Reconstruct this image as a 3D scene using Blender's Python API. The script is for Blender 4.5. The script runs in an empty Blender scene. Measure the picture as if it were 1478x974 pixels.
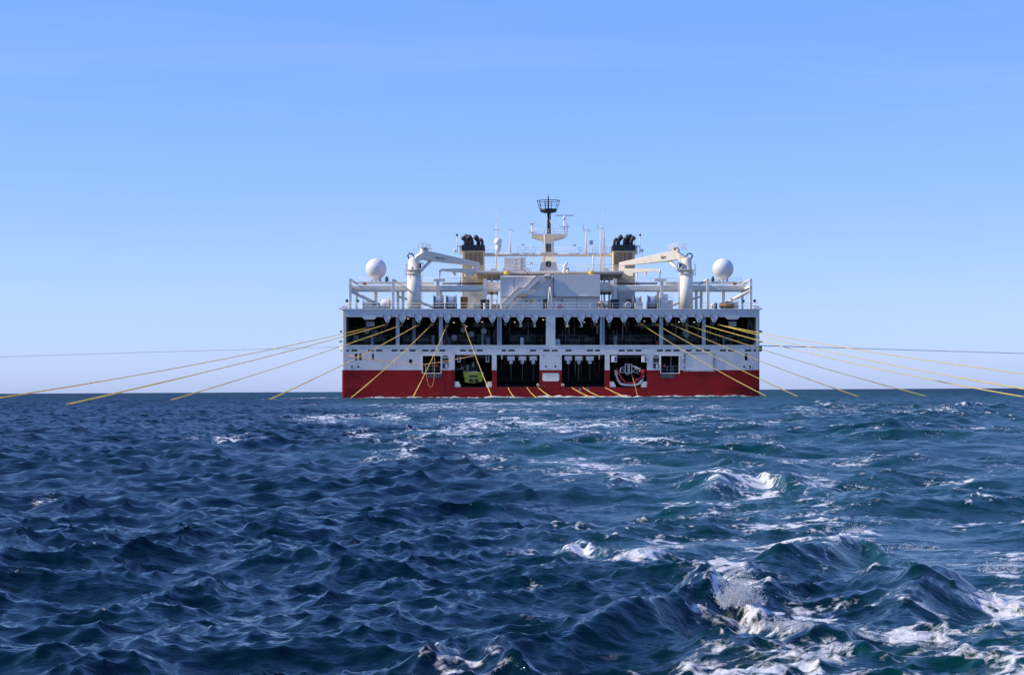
import bpy, bmesh, math, random
import numpy as np
from mathutils import Matrix, Vector

random.seed(7)
scene = bpy.context.scene
col = scene.collection

# ------------------------------------------------------------------ camera
PW, PH = 1478.0, 974.0          # the photograph, in its own pixels
FPX = 2874.0                    # focal length in those pixels (a 70 mm lens on full frame)
CX, VH = 739.0, 564.0           # principal column, horizon row under it
HC = 1.20                       # eye height above the mean sea: a low workboat
DIST = 333.0                    # metres to the ship's stern (70 m beam spans 604 px)
ROLL = math.radians(0.31)

cam_d = bpy.data.cameras.new("camera")
cam_d.sensor_width = 36.0
cam_d.lens = FPX / PW * 36.0
cam_d.shift_y = (VH - PH / 2) / PW
cam_d.clip_start = 0.1
cam_d.clip_end = 120000.0
cam = bpy.data.objects.new("camera", cam_d)
col.objects.link(cam)
cam.matrix_world = (Matrix.Translation((0, 0, HC)) @ Matrix.Rotation(ROLL, 4, 'Y')
                    @ Matrix.Rotation(math.radians(90), 4, 'X'))
scene.camera = cam

# ------------------------------------------------------------------ light
SUN_EL, SUN_AZ = math.radians(36.0), math.radians(-94.5)   # azimuth from +Y (ahead), negative = port side
sun_dir = Vector((math.sin(SUN_AZ) * math.cos(SUN_EL), math.cos(SUN_AZ) * math.cos(SUN_EL), math.sin(SUN_EL)))
sd = bpy.data.lights.new("sun", 'SUN')
sd.energy = 5.0
sd.angle = math.radians(0.53)
sd.color = (1.0, 0.88, 0.71)
sun = bpy.data.objects.new("sun", sd)
col.objects.link(sun)
sun.rotation_euler = (-sun_dir).to_track_quat('-Z', 'Y').to_euler()

world = bpy.data.worlds.new("World")
scene.world = world
world.use_nodes = True
wn, wl = world.node_tree.nodes, world.node_tree.links
wn.clear()
sky = wn.new('ShaderNodeTexSky')
sky.sky_type = 'NISHITA'
sky.sun_disc = False
sky.sun_elevation = SUN_EL
sky.sun_rotation = SUN_AZ
sky.altitude = 0.0
sky.air_density = 0.5
sky.dust_density = 0.0
sky.ozone_density = 5.0
bgn = wn.new('ShaderNodeBackground')
bgn.inputs['Strength'].default_value = 0.10
wo = wn.new('ShaderNodeOutputWorld')
# grade of the clear sky: paler, flatter brightness from horizon to zenith than the bare model
sep = wn.new('ShaderNodeSeparateColor'); com = wn.new('ShaderNodeCombineColor')
wl.new(sky.outputs[0], sep.inputs[0])
for ch, (k_, g_) in enumerate(((1.34, 0.80), (1.135, 0.60), (1.304, 0.30))):
    # output = k * (0.1 * sky) ** g, scaled by ten for the 0.10 background strength
    m0 = wn.new('ShaderNodeMath'); m0.operation = 'MULTIPLY'; m0.inputs[1].default_value = 0.1
    m1 = wn.new('ShaderNodeMath'); m1.operation = 'POWER'; m1.inputs[1].default_value = g_
    m2 = wn.new('ShaderNodeMath'); m2.operation = 'MULTIPLY'; m2.inputs[1].default_value = 10.0 * k_
    wl.new(sep.outputs[ch], m0.inputs[0]); wl.new(m0.outputs[0], m1.inputs[0]); wl.new(m1.outputs[0], m2.inputs[0])
    wl.new(m2.outputs[0], com.inputs[ch])
# sea haze hugging the horizon all round, and a breath of high cirrus
tcw = wn.new('ShaderNodeTexCoord'); sxyz = wn.new('ShaderNodeSeparateXYZ')
wl.new(tcw.outputs['Generated'], sxyz.inputs[0])
def wmath(op, a, b_=None):
    q = wn.new('ShaderNodeMath'); q.operation = op
    for i, t in enumerate((a, b_)):
        if t is None: continue
        if isinstance(t, (int, float)): q.inputs[i].default_value = t
        else: wl.new(t, q.inputs[i])
    return q.outputs[0]
hz = wmath('EXPONENT', wmath('MULTIPLY', wmath('MAXIMUM', sxyz.outputs['Z'], 0.0), -36.0))
mixh = wn.new('ShaderNodeMixRGB'); mixh.inputs['Color2'].default_value = (4.5, 5.55, 8.6, 1)
wl.new(hz, mixh.inputs['Fac']); wl.new(com.outputs[0], mixh.inputs['Color1'])
mpw = wn.new('ShaderNodeMapping'); mpw.inputs['Rotation'].default_value = (0.0, 0.22, 0.3); mpw.inputs['Scale'].default_value = (1.6, 1.6, 16.0)
wl.new(tcw.outputs['Generated'], mpw.inputs['Vector'])
cz = wn.new('ShaderNodeTexNoise'); cz.inputs['Scale'].default_value = 2.2; cz.inputs['Detail'].default_value = 7; cz.inputs['Roughness'].default_value = 0.62; cz.inputs['Distortion'].default_value = 0.5
wl.new(mpw.outputs[0], cz.inputs['Vector'])
cr_ = wn.new('ShaderNodeMapRange'); cr_.inputs['From Min'].default_value = 0.50; cr_.inputs['From Max'].default_value = 0.80; cr_.inputs['To Max'].default_value = 0.16
wl.new(cz.outputs['Fac'], cr_.inputs['Value'])
mixc = wn.new('ShaderNodeMixRGB'); mixc.inputs['Color2'].default_value = (6.2, 7.2, 10.0, 1)
wl.new(cr_.outputs[0], mixc.inputs['Fac']); wl.new(mixh.outputs[0], mixc.inputs['Color1'])
wl.new(mixc.outputs[0], bgn.inputs['Color'])
wl.new(bgn.outputs[0], wo.inputs['Surface'])

vs = scene.view_settings
vs.view_transform = 'Standard'
vs.look = 'None'
vs.exposure = 0.0
vs.gamma = 1.0
vs.use_curve_mapping = False

# ------------------------------------------------------------------ materials
def mat(name, colr, rough=0.5, metal=0.0, vary=0.12, scale=1.2, streak=0.0, streak_col=(0.22, 0.10, 0.05),
        bump=0.0, emit=None, emit_s=0.0, spec=0.5):
    m = bpy.data.materials.new(name)
    m.use_nodes = True
    nt = m.node_tree
    n, l = nt.nodes, nt.links
    b = n['Principled BSDF']
    b.inputs['Roughness'].default_value = rough
    b.inputs['Metallic'].default_value = metal
    b.inputs['Specular IOR Level'].default_value = spec
    tc = n.new('ShaderNodeTexCoord')
    no = n.new('ShaderNodeTexNoise')
    no.inputs['Scale'].default_value = scale
    no.inputs['Detail'].default_value = 6
    no.inputs['Roughness'].default_value = 0.6
    l.new(tc.outputs['Object'], no.inputs['Vector'])
    rp = n.new('ShaderNodeValToRGB')
    rp.color_ramp.elements[0].position = 0.3
    rp.color_ramp.elements[1].position = 0.72
    rp.color_ramp.elements[0].color = (*[c * (1 - vary) for c in colr], 1)
    rp.color_ramp.elements[1].color = (*[min(1, c * (1 + vary * 0.5)) for c in colr], 1)
    l.new(no.outputs['Fac'], rp.inputs['Fac'])
    out = rp.outputs['Color']
    if streak > 0:
        mp = n.new('ShaderNodeMapping')
        mp.inputs['Scale'].default_value = (3.0, 3.0, 0.16)
        l.new(tc.outputs['Object'], mp.inputs['Vector'])
        ns = n.new('ShaderNodeTexNoise')
        ns.inputs['Scale'].default_value = 1.4
        ns.inputs['Detail'].default_value = 8
        ns.inputs['Roughness'].default_value = 0.7
        l.new(mp.outputs[0], ns.inputs['Vector'])
        r2 = n.new('ShaderNodeValToRGB')
        r2.color_ramp.elements[0].position = 0.55
        r2.color_ramp.elements[1].position = 0.80
        r2.color_ramp.elements[1].color = (streak, streak, streak, 1)
        r2.color_ramp.elements[0].color = (0, 0, 0, 1)
        l.new(ns.outputs['Fac'], r2.inputs['Fac'])
        mx = n.new('ShaderNodeMixRGB')
        mx.inputs['Color2'].default_value = (*streak_col, 1)
        l.new(r2.outputs['Color'], mx.inputs['Fac'])
        l.new(out, mx.inputs['Color1'])
        out = mx.outputs['Color']
    l.new(out, b.inputs['Base Color'])
    if bump > 0:
        bp = n.new('ShaderNodeBump')
        bp.inputs['Strength'].default_value = bump
        bp.inputs['Distance'].default_value = 0.05
        l.new(no.outputs['Fac'], bp.inputs['Height'])
        l.new(bp.outputs[0], b.inputs['Normal'])
    if emit:
        b.inputs['Emission Color'].default_value = (*emit, 1)
        b.inputs['Emission Strength'].default_value = emit_s
    return m

M = {
    'white': mat('hull_white_paint', (0.64, 0.65, 0.64), 0.45, vary=0.10, scale=0.35, streak=0.6, streak_col=(0.33, 0.27, 0.22), bump=0.04),
    'red': mat('hull_red_paint', (0.26, 0.008, 0.008), 0.55, vary=0.25, scale=0.3, streak=0.7, streak_col=(0.12, 0.012, 0.010), bump=0.04, spec=0.2),
    'upper': mat('superstructure_white_paint', (0.88, 0.82, 0.71), 0.5, vary=0.08, scale=0.5, streak=0.25, streak_col=(0.45, 0.36, 0.27)),
    'panel': mat('deckhouse_grey_paint', (0.83, 0.77, 0.69), 0.5, vary=0.07, scale=0.4, streak=0.2, streak_col=(0.4, 0.38, 0.36)),
    'crane': mat('crane_cream_paint', (0.90, 0.80, 0.64), 0.45, vary=0.1, scale=0.9, streak=0.3, streak_col=(0.42, 0.30, 0.2)),
    'cream': mat('funnel_cream_paint', (0.80, 0.60, 0.30), 0.5, vary=0.1, scale=0.5, streak=0.3, streak_col=(0.35, 0.25, 0.13)),
    'black': mat('black_paint', (0.018, 0.020, 0.026), 0.5, vary=0.3),
    'navy': mat('navy_paint', (0.012, 0.018, 0.035), 0.5, vary=0.2),
    'soot': mat('sooty_steel', (0.05, 0.045, 0.042), 0.6, vary=0.5, scale=2.0),
    'inner': mat('shade_darkened_interior_paint', (0.05, 0.055, 0.052), 0.7, vary=0.4, scale=0.6),  # darker than plain grey: part of the interior's shade is in this colour
    'gear': mat('tow_gear_steel', (0.17, 0.18, 0.165), 0.55, vary=0.5, scale=1.5),
    'gear2': mat('tow_gear_pale_steel', (0.46, 0.49, 0.48), 0.5, vary=0.35, scale=1.5),
    'column': mat('column_blue_grey_paint', (0.36, 0.42, 0.46), 0.5, vary=0.12, scale=0.8, streak=0.4, streak_col=(0.22, 0.2, 0.18)),
    'deck': mat('deck_green_paint', (0.10, 0.13, 0.12), 0.7, vary=0.3),
    'steel': mat('galvanised_steel', (0.42, 0.43, 0.45), 0.4, metal=0.4, vary=0.2, scale=2),
    'silver': mat('silver_wound_cable', (0.50, 0.53, 0.60), 0.35, metal=0.3, vary=0.3, scale=3),
    'cable': mat('yellow_cable', (1.0, 0.80, 0.26), 0.6, vary=0.10, scale=0.8),
    'orange_rope': mat('orange_rope', (0.75, 0.42, 0.14), 0.7, vary=0.2, scale=2),
    'rope': mat('pale_rope', (0.90, 0.89, 0.86), 0.7, vary=0.1),
    'radome': mat('radome_gelcoat', (0.80, 0.79, 0.78), 0.4, vary=0.04, scale=0.8),
    'green': mat('green_paint', (0.02, 0.11, 0.07), 0.5, vary=0.2),
    'yellow': mat('yellow_plastic', (0.75, 0.50, 0.04), 0.45, vary=0.15),
    'lime': mat('yellow_green_paint', (0.55, 0.62, 0.05), 0.45, vary=0.2, scale=2),
    'orange': mat('rusty_orange_paint', (0.45, 0.17, 0.03), 0.6, vary=0.3, scale=1.5),
    'lifered': mat('lifebuoy_red', (0.60, 0.03, 0.03), 0.5, vary=0.15),
    'bright_red': mat('red_plastic', (0.65, 0.03, 0.04), 0.4, vary=0.2),
    'tan': mat('tan_plastic', (0.55, 0.45, 0.33), 0.5, vary=0.2),
    'louvre': mat('brown_louvre', (0.42, 0.31, 0.18), 0.6, vary=0.2),
    'glass': mat('dark_window_glass', (0.012, 0.016, 0.022), 0.08, vary=0.1),
    'line': mat('brown_trim', (0.10, 0.075, 0.065), 0.6, vary=0.2),
    'lamp': mat('lit_work_lamp', (0.9, 0.85, 0.7), 0.4, emit=(1.0, 0.86, 0.62), emit_s=1.6),
    'mark': mat('black_lettering', (0.03, 0.03, 0.035), 0.6),
}

def translucent(m, w_):
    n, l = m.node_tree.nodes, m.node_tree.links
    b, out = n['Principled BSDF'], n['Material Output']
    t = n.new('ShaderNodeBsdfTranslucent'); mx = n.new('ShaderNodeMixShader')
    mx.inputs['Fac'].default_value = w_
    l.new(b.inputs['Base Color'].links[0].from_socket, t.inputs['Color'])
    l.new(b.outputs[0], mx.inputs[1]); l.new(t.outputs[0], mx.inputs[2]); l.new(mx.outputs[0], out.inputs['Surface'])
translucent(M['cable'], 0.55)
translucent(M['rope'], 0.5)

# ------------------------------------------------------------------ mesh helpers
# The ship is laid out in a frame level with its own deck; SHIP puts that frame into the world.
SX0 = 795.0
LEVEL = Matrix.Translation((0, 0, HC)) @ Matrix.Rotation(ROLL, 4, 'Y') @ Matrix.Translation((0, 0, -HC))
OX = (SX0 - CX) * DIST / FPX
SHIP = LEVEL @ Matrix.Translation((OX, DIST, 0))

def X(u, d=0.0):
    return (u - CX) * (DIST + d) / FPX - OX
def Z(v, d=0.0):
    return HC + (VH - v) * (DIST + d) / FPX
def P(u, v, d=0.0):
    return Vector((X(u, d), d, Z(v, d)))
def mm(px, d=0.0):
    return px * (DIST + d) / FPX

class B:
    def __init__(s):
        s.v, s.f, s.smooth = [], [], []
    def add(s, vs_, fs, smooth=False):
        o = len(s.v)
        s.v += [tuple(p) for p in vs_]
        for f in fs:
            s.f.append(tuple(i + o for i in f))
            s.smooth.append(smooth)
        return s
    def box(s, x0, x1, y0, y1, z0, z1):
        if x0 > x1: x0, x1 = x1, x0
        if z0 > z1: z0, z1 = z1, z0
        if y0 > y1: y0, y1 = y1, y0
        return s.add([(x0, y0, z0), (x1, y0, z0), (x1, y1, z0), (x0, y1, z0),
                      (x0, y0, z1), (x1, y0, z1), (x1, y1, z1), (x0, y1, z1)],
                     [(0, 3, 2, 1), (4, 5, 6, 7), (0, 1, 5, 4), (1, 2, 6, 5), (2, 3, 7, 6), (3, 0, 4, 7)])
    def pbox(s, u0, u1, v0, v1, d, depth):
        """box whose aft face spans pixels u0..u1, v0..v1 at depth d"""
        return s.box(X(u0, d), X(u1, d), d, d + depth, Z(v1, d), Z(v0, d))
    def prism(s, pts, y0, y1):
        """pts: (x,z) polygon extruded from y0 to y1"""
        n = len(pts)
        vs_ = [(p[0], y0, p[1]) for p in pts] + [(p[0], y1, p[1]) for p in pts]
        area = sum(pts[i][0] * pts[(i + 1) % n][1] - pts[(i + 1) % n][0] * pts[i][1] for i in range(n))
        fs = [tuple(range(n)), tuple(range(2 * n - 1, n - 1, -1))]
        fs += [(i, i + n, (i + 1) % n + n, (i + 1) % n) for i in range(n)]
        if area < 0:
            fs = [tuple(reversed(f)) for f in fs]
        return s.add(vs_, fs)
    def pprism(s, pix, d, depth):
        return s.prism([(X(u, d), Z(v, d)) for u, v in pix], d, d + depth)
    def tube(s, pts, r, n=6, cap=True):
        pts = [Vector(p) for p in pts]
        rs = r if isinstance(r, (list, tuple)) else [r] * len(pts)
        rings = []
        prev = None
        for i, p in enumerate(pts):
            t = (pts[min(i + 1, len(pts) - 1)] - pts[max(i - 1, 0)]).normalized()
            if prev is None:
                a = t.cross(Vector((0, 0, 1)))
                if a.length < 1e-3: a = t.cross(Vector((0, 1, 0)))
            else:
                a = prev - t * prev.dot(t)
            a.normalize(); prev = a
            b = t.cross(a)
            rings.append([p + (a * math.cos(2 * math.pi * k / n) + b * math.sin(2 * math.pi * k / n)) * rs[i] for k in range(n)])
        vs_ = [q for rg in rings for q in rg]
        fs = []
        for i in range(len(pts) - 1):
            for k in range(n):
                k2 = (k + 1) % n
                fs.append((i * n + k, i * n + k2, (i + 1) * n + k2, (i + 1) * n + k))
        s.add(vs_, fs, True)
        if cap:
            o = len(s.v) - len(vs_)
            s.f.append(tuple(o + k for k in range(n - 1, -1, -1))); s.smooth.append(False)
            o2 = o + (len(pts) - 1) * n
            s.f.append(tuple(o2 + k for k in range(n))); s.smooth.append(False)
        return s
    def lathe(s, c, prof, n=24, axis='Z', smooth=True):
        """prof: list of (radius, height along axis)"""
        c = Vector(c)
        vs_, fs = [], []
        for r, h in prof:
            for k in range(n):
                a = 2 * math.pi * k / n
                if axis == 'Z': q = (r * math.cos(a), r * math.sin(a), h)
                elif axis == 'X': q = (h, r * math.cos(a), r * math.sin(a))
                else: q = (r * math.sin(a), h, r * math.cos(a))
                vs_.append(c + Vector(q))
        for i in range(len(prof) - 1):
            for k in range(n):
                k2 = (k + 1) % n
                fs.append((i * n + k, i * n + k2, (i + 1) * n + k2, (i + 1) * n + k))
        s.add(vs_, fs, smooth)
        o = len(s.v) - len(vs_)
        s.f.append(tuple(o + k for k in range(n - 1, -1, -1))); s.smooth.append(False)
        o2 = o + (len(prof) - 1) * n
        s.f.append(tuple(o2 + k for k in range(n))); s.smooth.append(False)
        return s
    def ball(s, c, r, n=24, sx=1, sy=1, sz=1):
        c = Vector(c); m = n // 2
        vs_ = [c + Vector((0, 0, r * sz))]
        for i in range(1, m):
            t = math.pi * i / m
            for k in range(n):
                a = 2 * math.pi * k / n
                vs_.append(c + Vector((r * sx * math.sin(t) * math.cos(a), r * sy * math.sin(t) * math.sin(a), r * sz * math.cos(t))))
        vs_.append(c - Vector((0, 0, r * sz)))
        fs = [(0, 1 + k, 1 + (k + 1) % n) for k in range(n)]
        for i in range(m - 2):
            for k in range(n):
                k2 = (k + 1) % n
                fs.append((1 + i * n + k, 1 + (i + 1) * n + k, 1 + (i + 1) * n + k2, 1 + i * n + k2))
        L = len(vs_) - 1
        fs += [(L, 1 + (m - 2) * n + (k + 1) % n, 1 + (m - 2) * n + k) for k in range(n)]
        return s.add(vs_, fs, True)
    def torus(s, c, R, r, n=24, k=8, axis='Y'):
        pts = []
        for i in range(n + 1):
            a = 2 * math.pi * i / n
            q = (R * math.cos(a), 0, R * math.sin(a)) if axis == 'Y' else ((R * math.cos(a), R * math.sin(a), 0) if axis == 'Z' else (0, R * math.cos(a), R * math.sin(a)))
            pts.append(Vector(c) + Vector(q))
        return s.tube(pts, r, k, cap=False)
    def rail(s, pts, h=1.05, post=2.0, r=0.035, bars=2):
        """a handrail over a polyline: stanchions and bars"""
        pts = [Vector(p) for p in pts]
        for b_ in range(1, bars + 1):
            s.tube([p + Vector((0, 0, h * b_ / bars)) for p in pts], r, 4)
        for i in range(len(pts) - 1):
            L = (pts[i + 1] - pts[i]).length
            k = max(1, int(round(L / post)))
            for j in range(k + (1 if i == len(pts) - 2 else 0)):
                q = pts[i].lerp(pts[i + 1], j / k)
                s.tube([q, q + Vector((0, 0, h))], r, 4)
        return s
    def mesh(s, name, base=(0, 0, 0)):
        me = bpy.data.meshes.new(name)
        bx, by, bz = base
        me.from_pydata([(x - bx, y - by, z - bz) for x, y, z in s.v], [], s.f)
        me.polygons.foreach_set('use_smooth', s.smooth)
        me.update()
        return me
    def build(s, name, m, parent=None, base=(0, 0, 0), bevel=0.0, label=None):
        me = s.mesh(name, base)
        me.materials.append(M[m] if isinstance(m, str) else m)
        o = bpy.data.objects.new(name, me)
        col.objects.link(o)
        if parent is not None: o.parent = parent
        if bevel:
            bv = o.modifiers.new('bevel', 'BEVEL'); bv.width = bevel; bv.segments = 2; bv.limit_method = 'ANGLE'
        if label: o['label'] = label
        return o

def tag(o, label, cat, group=None):
    o['label'] = label; o['category'] = cat
    if group: o['group'] = group
    return o
def on_ship(name, base, label, cat, group=None):
    """an Empty at a thing's base, standing on the ship"""
    e = bpy.data.objects.new(name, None)
    col.objects.link(e)
    e.empty_display_size = 0.5
    e.matrix_world = SHIP @ Matrix.Translation(base)
    return tag(e, label, cat, group)
def one_mesh(b, name, m, base, label, cat, group=None, bevel=0.0):
    o = b.build(name, m, None, base, bevel)
    o.matrix_world = SHIP @ Matrix.Translation(base)
    return tag(o, label, cat, group)
def share(o, parent, loc):
    c = o.copy(); col.objects.link(c); c.parent = parent; c.location = loc
    return c

# ------------------------------------------------------------------ the sea
WIND = math.radians(-62)          # heading the wind sea runs to, from +X

def cascade(L, N, lmin, lmax, rms, p, spread, seed, chop):
    rng = np.random.default_rng(seed)
    k1 = np.fft.fftfreq(N, d=L / N) * 2 * np.pi
    kx, ky = np.meshgrid(k1, k1, indexing='ij')
    k = np.hypot(kx, ky); k[0, 0] = 1e-6
    lam = 2 * np.pi / k
    band = 1 / (1 + np.exp(-(lam - lmin) / (0.12 * lmin))) * 1 / (1 + np.exp((lam - lmax) / (0.12 * lmax)))
    amp = k ** (-p) * band
    ang = np.arctan2(ky, kx) - WIND
    amp = amp * (0.18 + np.abs(np.cos(ang / 2)) ** (2 * spread) if spread > 0 else 1.0)
    amp[0, 0] = 0
    h = amp * (rng.normal(size=(N, N)) + 1j * rng.normal(size=(N, N)))
    z = np.real(np.fft.ifft2(h))
    sc = rms / z.std()
    h = h * sc
    z = z * sc
    F_ = lambda a: np.real(np.fft.ifft2(a)) * chop
    ux, uy = 1j * kx / k, 1j * ky / k
    dx, dy = F_(ux * h), F_(uy * h)
    jxx, jyy, jxy = F_(1j * kx * ux * h), F_(1j * ky * uy * h), F_(1j * ky * ux * h)
    J = (1 + jxx) * (1 + jyy) - jxy ** 2
    return dict(L=L, N=N, f=np.stack([dx, dy, z, J], -1).astype(np.float32))

def sample(c, x, y, rot=0.0):
    ca, sa = math.cos(rot), math.sin(rot)
    xr, yr = x * ca - y * sa, x * sa + y * ca
    N = c['N']
    a, b = (xr / c['L'] * N) % N, (yr / c['L'] * N) % N
    i, j = a.astype(np.int32), b.astype(np.int32)
    fa, fb = (a - i)[..., None].astype(np.float32), (b - j)[..., None].astype(np.float32)
    i %= N; j %= N
    i2, j2 = (i + 1) % N, (j + 1) % N
    f = c['f']
    o = (f[i, j] * (1 - fa) + f[i2, j] * fa) * (1 - fb) + (f[i, j2] * (1 - fa) + f[i2, j2] * fa) * fb
    dx, dy = o[..., 0] * ca + o[..., 1] * sa, -o[..., 0] * sa + o[..., 1] * ca
    return dx, dy, o[..., 2], o[..., 3]

def smooth(a, lo, hi):
    t = np.clip((a - lo) / (hi - lo), 0, 1)
    return t * t * (3 - 2 * t)

def hor(u):                       # horizon row at a pixel column
    return VH - (u - CX) * math.tan(ROLL)

def sea():
    # sheet laid out in rings round the viewpoint, finest where small waves can be told apart
    # zones: columns thin out with distance, rows stay close enough for the short waves
    out = np.array([21.6, 22.4, 23.5, 25, 28, 32, 37, 43, 50, 58, 67, 77, 88, 100, 112, 124, 136, 148, 160, 171])
    r = [0.6, 1.2, 2.0, 3.0, 4.0, 5.0, 6.0, 6.6, 7.1]
    while r[-1] < 36:
        q = r[-1]
        r.append(q + 0.0036 * q * (max(q, 8) / 8) ** 0.25)
    n1z = len(r)
    while r[-1] < 345:
        r.append(r[-1] + 0.125 + 0.0008 * r[-1])
    n2z = len(r)
    while r[-1] < 1500:
        r.append(r[-1] * 1.0025)
    while r[-1] < 60000:
        r.append(r[-1] * 1.045)
    r = np.array(r)
    zones = []
    for (i0, i1, nc) in ((0, n1z, 1201), (n1z, n2z, 601), (n2z, len(r), 301)):
        th = np.radians(np.concatenate([-out[::-1], np.linspace(-21.0, 21.0, nc), out]))
        zones.append((r[i0:i1], th, nc))
    RR = np.concatenate([np.repeat(zr, len(zt_)) for zr, zt_, nc in zones])
    TT = np.concatenate([np.tile(zt_, len(zr)) for zr, zt_, nc in zones])
    dr = np.concatenate([np.repeat(np.gradient(r)[i0:i1], len(z_[1])) for (i0, i1), z_ in zip(((0, n1z), (n1z, n2z), (n2z, len(r))), zones)])
    x = RR * np.sin(TT); y = RR * np.cos(TT)
    u = CX + FPX * np.tan(np.clip(TT, -1.2, 1.2))
    v = VH + HC * FPX / np.maximum(y, 0.5)          # where the calm surface shows, used to lay out the foam

    A = cascade(173.0, 256, 9, 45, 0.080, 2.2, 3, 3, 0.8)
    Bc = cascade(61.0, 1024, 1.5, 8, 0.036, 2.0, 2, 11, 0.85)
    C = cascade(21.3, 1024, 0.75, 1.7, 0.0285, 1.7, 1.4, 23, 1.05)
    C2 = cascade(9.3, 1024, 0.26, 0.75, 0.0180, 1.7, 1.4, 29, 1.0)
    Dc = cascade(5.3, 1024, 0.07, 0.30, 0.0080, 1.8, 1.0, 31, 0.9)
    E = cascade(47.0, 1024, 1.1, 5.5, 0.058, 2.1, 0, 43, 0.75)
    lo = cascade(90.0, 1024, 2.5, 22, 1.0, 1.3, 0, 57, 0.0)      # patchiness of slicks and foam
    fn = cascade(13.0, 1024, 0.12, 2.2, 1.0, 1.25, 0, 61, 0.0)   # lace of foam

    # wake of the ship: a broad band running from the stern past the boat's starboard side
    edge = np.where(y > 28, -0.4 - (y - 28) * 0.125, -0.4 + (28 - y) * 0.018)
    nz = sample(lo, x, y * 0.6, 0.4)[2]
    wake = smooth(x - edge + nz * (0.5 + 0.03 * y), -0.6 - 0.02 * y, 1.2 + 0.06 * y)
    wake = wake * (1 - smooth(x - 45 - 0.10 * y, 0, 25))
    slick = smooth(sample(lo, x * 0.9, y * 0.5, 1.1)[2], -0.2, 1.1) * wake

    fadeA = 1.0
    fadeB = 1 - smooth(dr, 2.5, 8.0)
    fadeC = 1 - smooth(dr, 0.5, 1.2)
    fadeC2 = 1 - smooth(dr, 0.17, 0.40)
    fadeD = 1 - smooth(dr, 0.05, 0.16)
    fadeE = 1 - smooth(dr, 2.0, 6.5)
    # slopes too small for the sheet at this distance become gloss
    var = 0.00005 + 0.0018 * (1 - fadeD) + 0.009 * (1 - fadeC2) + 0.012 * (1 - fadeC) + 0.006 * (1 - fadeB)
    rough = np.sqrt(np.sqrt(2 * var))
    px = np.zeros_like(x); py = np.zeros_like(x); pz = np.zeros_like(x)
    J = np.ones_like(x)
    gust = 0.85 + 0.3 * smooth(sample(lo, x * 0.4, y * 0.35, 2.0)[2], -1, 1)
    for c, w, rot in ((A, fadeA * np.ones_like(x), 0.0), (Bc, fadeB * (1 - 0.35 * slick), 0.15),
                      (C, fadeC * (1 - 0.45 * wake - 0.35 * slick) * gust, -0.2), (C2, fadeC2 * (1 - 0.45 * wake - 0.40 * slick) * gust, 0.3), (Dc, fadeD * (1 - 0.30 * wake - 0.45 * slick) * gust, 0.1),
                      (E, fadeE * wake * (0.55 + 0.45 * smooth(y, 200, 60)), 0.5)):
        a, b, z, j = sample(c, x, y, rot)
        px += a * w; py += b * w; pz += z * w
        if c is not A:
            J += (j - 1) * w

    # the steep crests of the wake beside the boat: crest line (column, row), height, face and back widths
    ridges = [([(820, 885), (905, 862), (985, 840), (1050, 836), (1110, 862)], 0.23, 0.42, 0.85),
              ([(1085, 800), (1150, 778), (1230, 757), (1290, 770), (1345, 792)], 0.24, 0.55, 1.2),
              ([(1275, 835), (1340, 808), (1405, 796), (1450, 808), (1530, 838)], 0.25, 0.50, 1.0),
              ([(985, 700), (1040, 680), (1070, 672), (1120, 684), (1200, 692)], 0.20, 1.2, 2.4),
              ([(800, 780), (835, 770), (870, 782)], 0.09, 0.30, 0.6),
              ([(545, 972), (610, 935), (655, 915), (700, 935), (760, 968)], 0.08, 0.34, 0.6),
              ([(1130, 900), (1210, 905), (1290, 930)], 0.12, 0.30, 0.6),
              ([(1150, 590), (1240, 577), (1330, 584)], 0.34, 6.0, 11.0),
              ([(1310, 600), (1400, 588), (1478, 586)], 0.34, 5.0, 9.0),
              ([(1220, 622), (1300, 616), (1390, 622)], 0.26, 3.0, 5.0),
              ([(280, 640), (330, 630), (400, 640)], 0.15, 2.0, 4.0)]
    crest = np.zeros_like(x)
    for line, H_, wf, wb in ridges:
        q = []
        for (uu, vv) in line:
            yy = (HC - H_ * 0.7) * FPX / (vv - hor(uu))
            q.append(((uu - CX) / FPX * yy, yy))
        q = np.array(q)
        sel = (y > q[:, 1].min() - 4 * wf - 1) & (y < q[:, 1].max() + 4 * wb + 1) & (x > q[:, 0].min() - 3 * wb) & (x < q[:, 0].max() + 3 * wb)
        xs, ys = x[sel], y[sel]
        yc = np.interp(xs, q[:, 0], q[:, 1])
        half = (q[-1, 0] - q[0, 0]) / 2; mid = (q[-1, 0] + q[0, 0]) / 2
        end = np.exp(-np.abs((xs - mid) / (half * 1.02)) ** 3.2)
        wob = sample(lo, xs * 3, ys * 3, 0.7)[2] * 0.22 * wf
        d_ = ys - yc + wob
        g = np.where(d_ < 0, np.exp(-(np.abs(d_) / wf) ** 1.7), np.exp(-(d_ / wb) ** 1.7)) * end
        tr = np.exp(-((d_ + 2.0 * wf) / wf) ** 2) * end
        H_ = H_ * 0.7 * (1 + 0.25 * sample(lo, xs * 5, ys * 5, 1.9)[2])
        pz[sel] += H_ * g - 0.22 * H_ * tr
        py[sel] -= H_ * 0.12 * np.exp(-(d_ / (wf * 0.8)) ** 2) * end
        crest[sel] = np.maximum(crest[sel], np.exp(-(d_ / (0.45 * wf)) ** 2) * end)

    # foam: folded crests, the ship's wash, and the torn patches in the wake
    lace = sample(fn, x, y, 0.3)[2]
    lace2 = sample(fn, x * 0.35, y * 0.35, 1.3)[2]
    jl = np.percentile(J[(y > 8) & (y < 120) & (wake < 0.2)], [0.02, 0.5])
    jw = np.percentile(J[(y > 8) & (y < 120) & (wake > 0.8)], [0.3, 5.0])
    fold = smooth(-J, -jl[1], -jl[0]) * (1 - wake) * 0.30 + smooth(-J, -jw[1], -jw[0]) * wake * 0.62
    foam = fold.copy()
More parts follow.
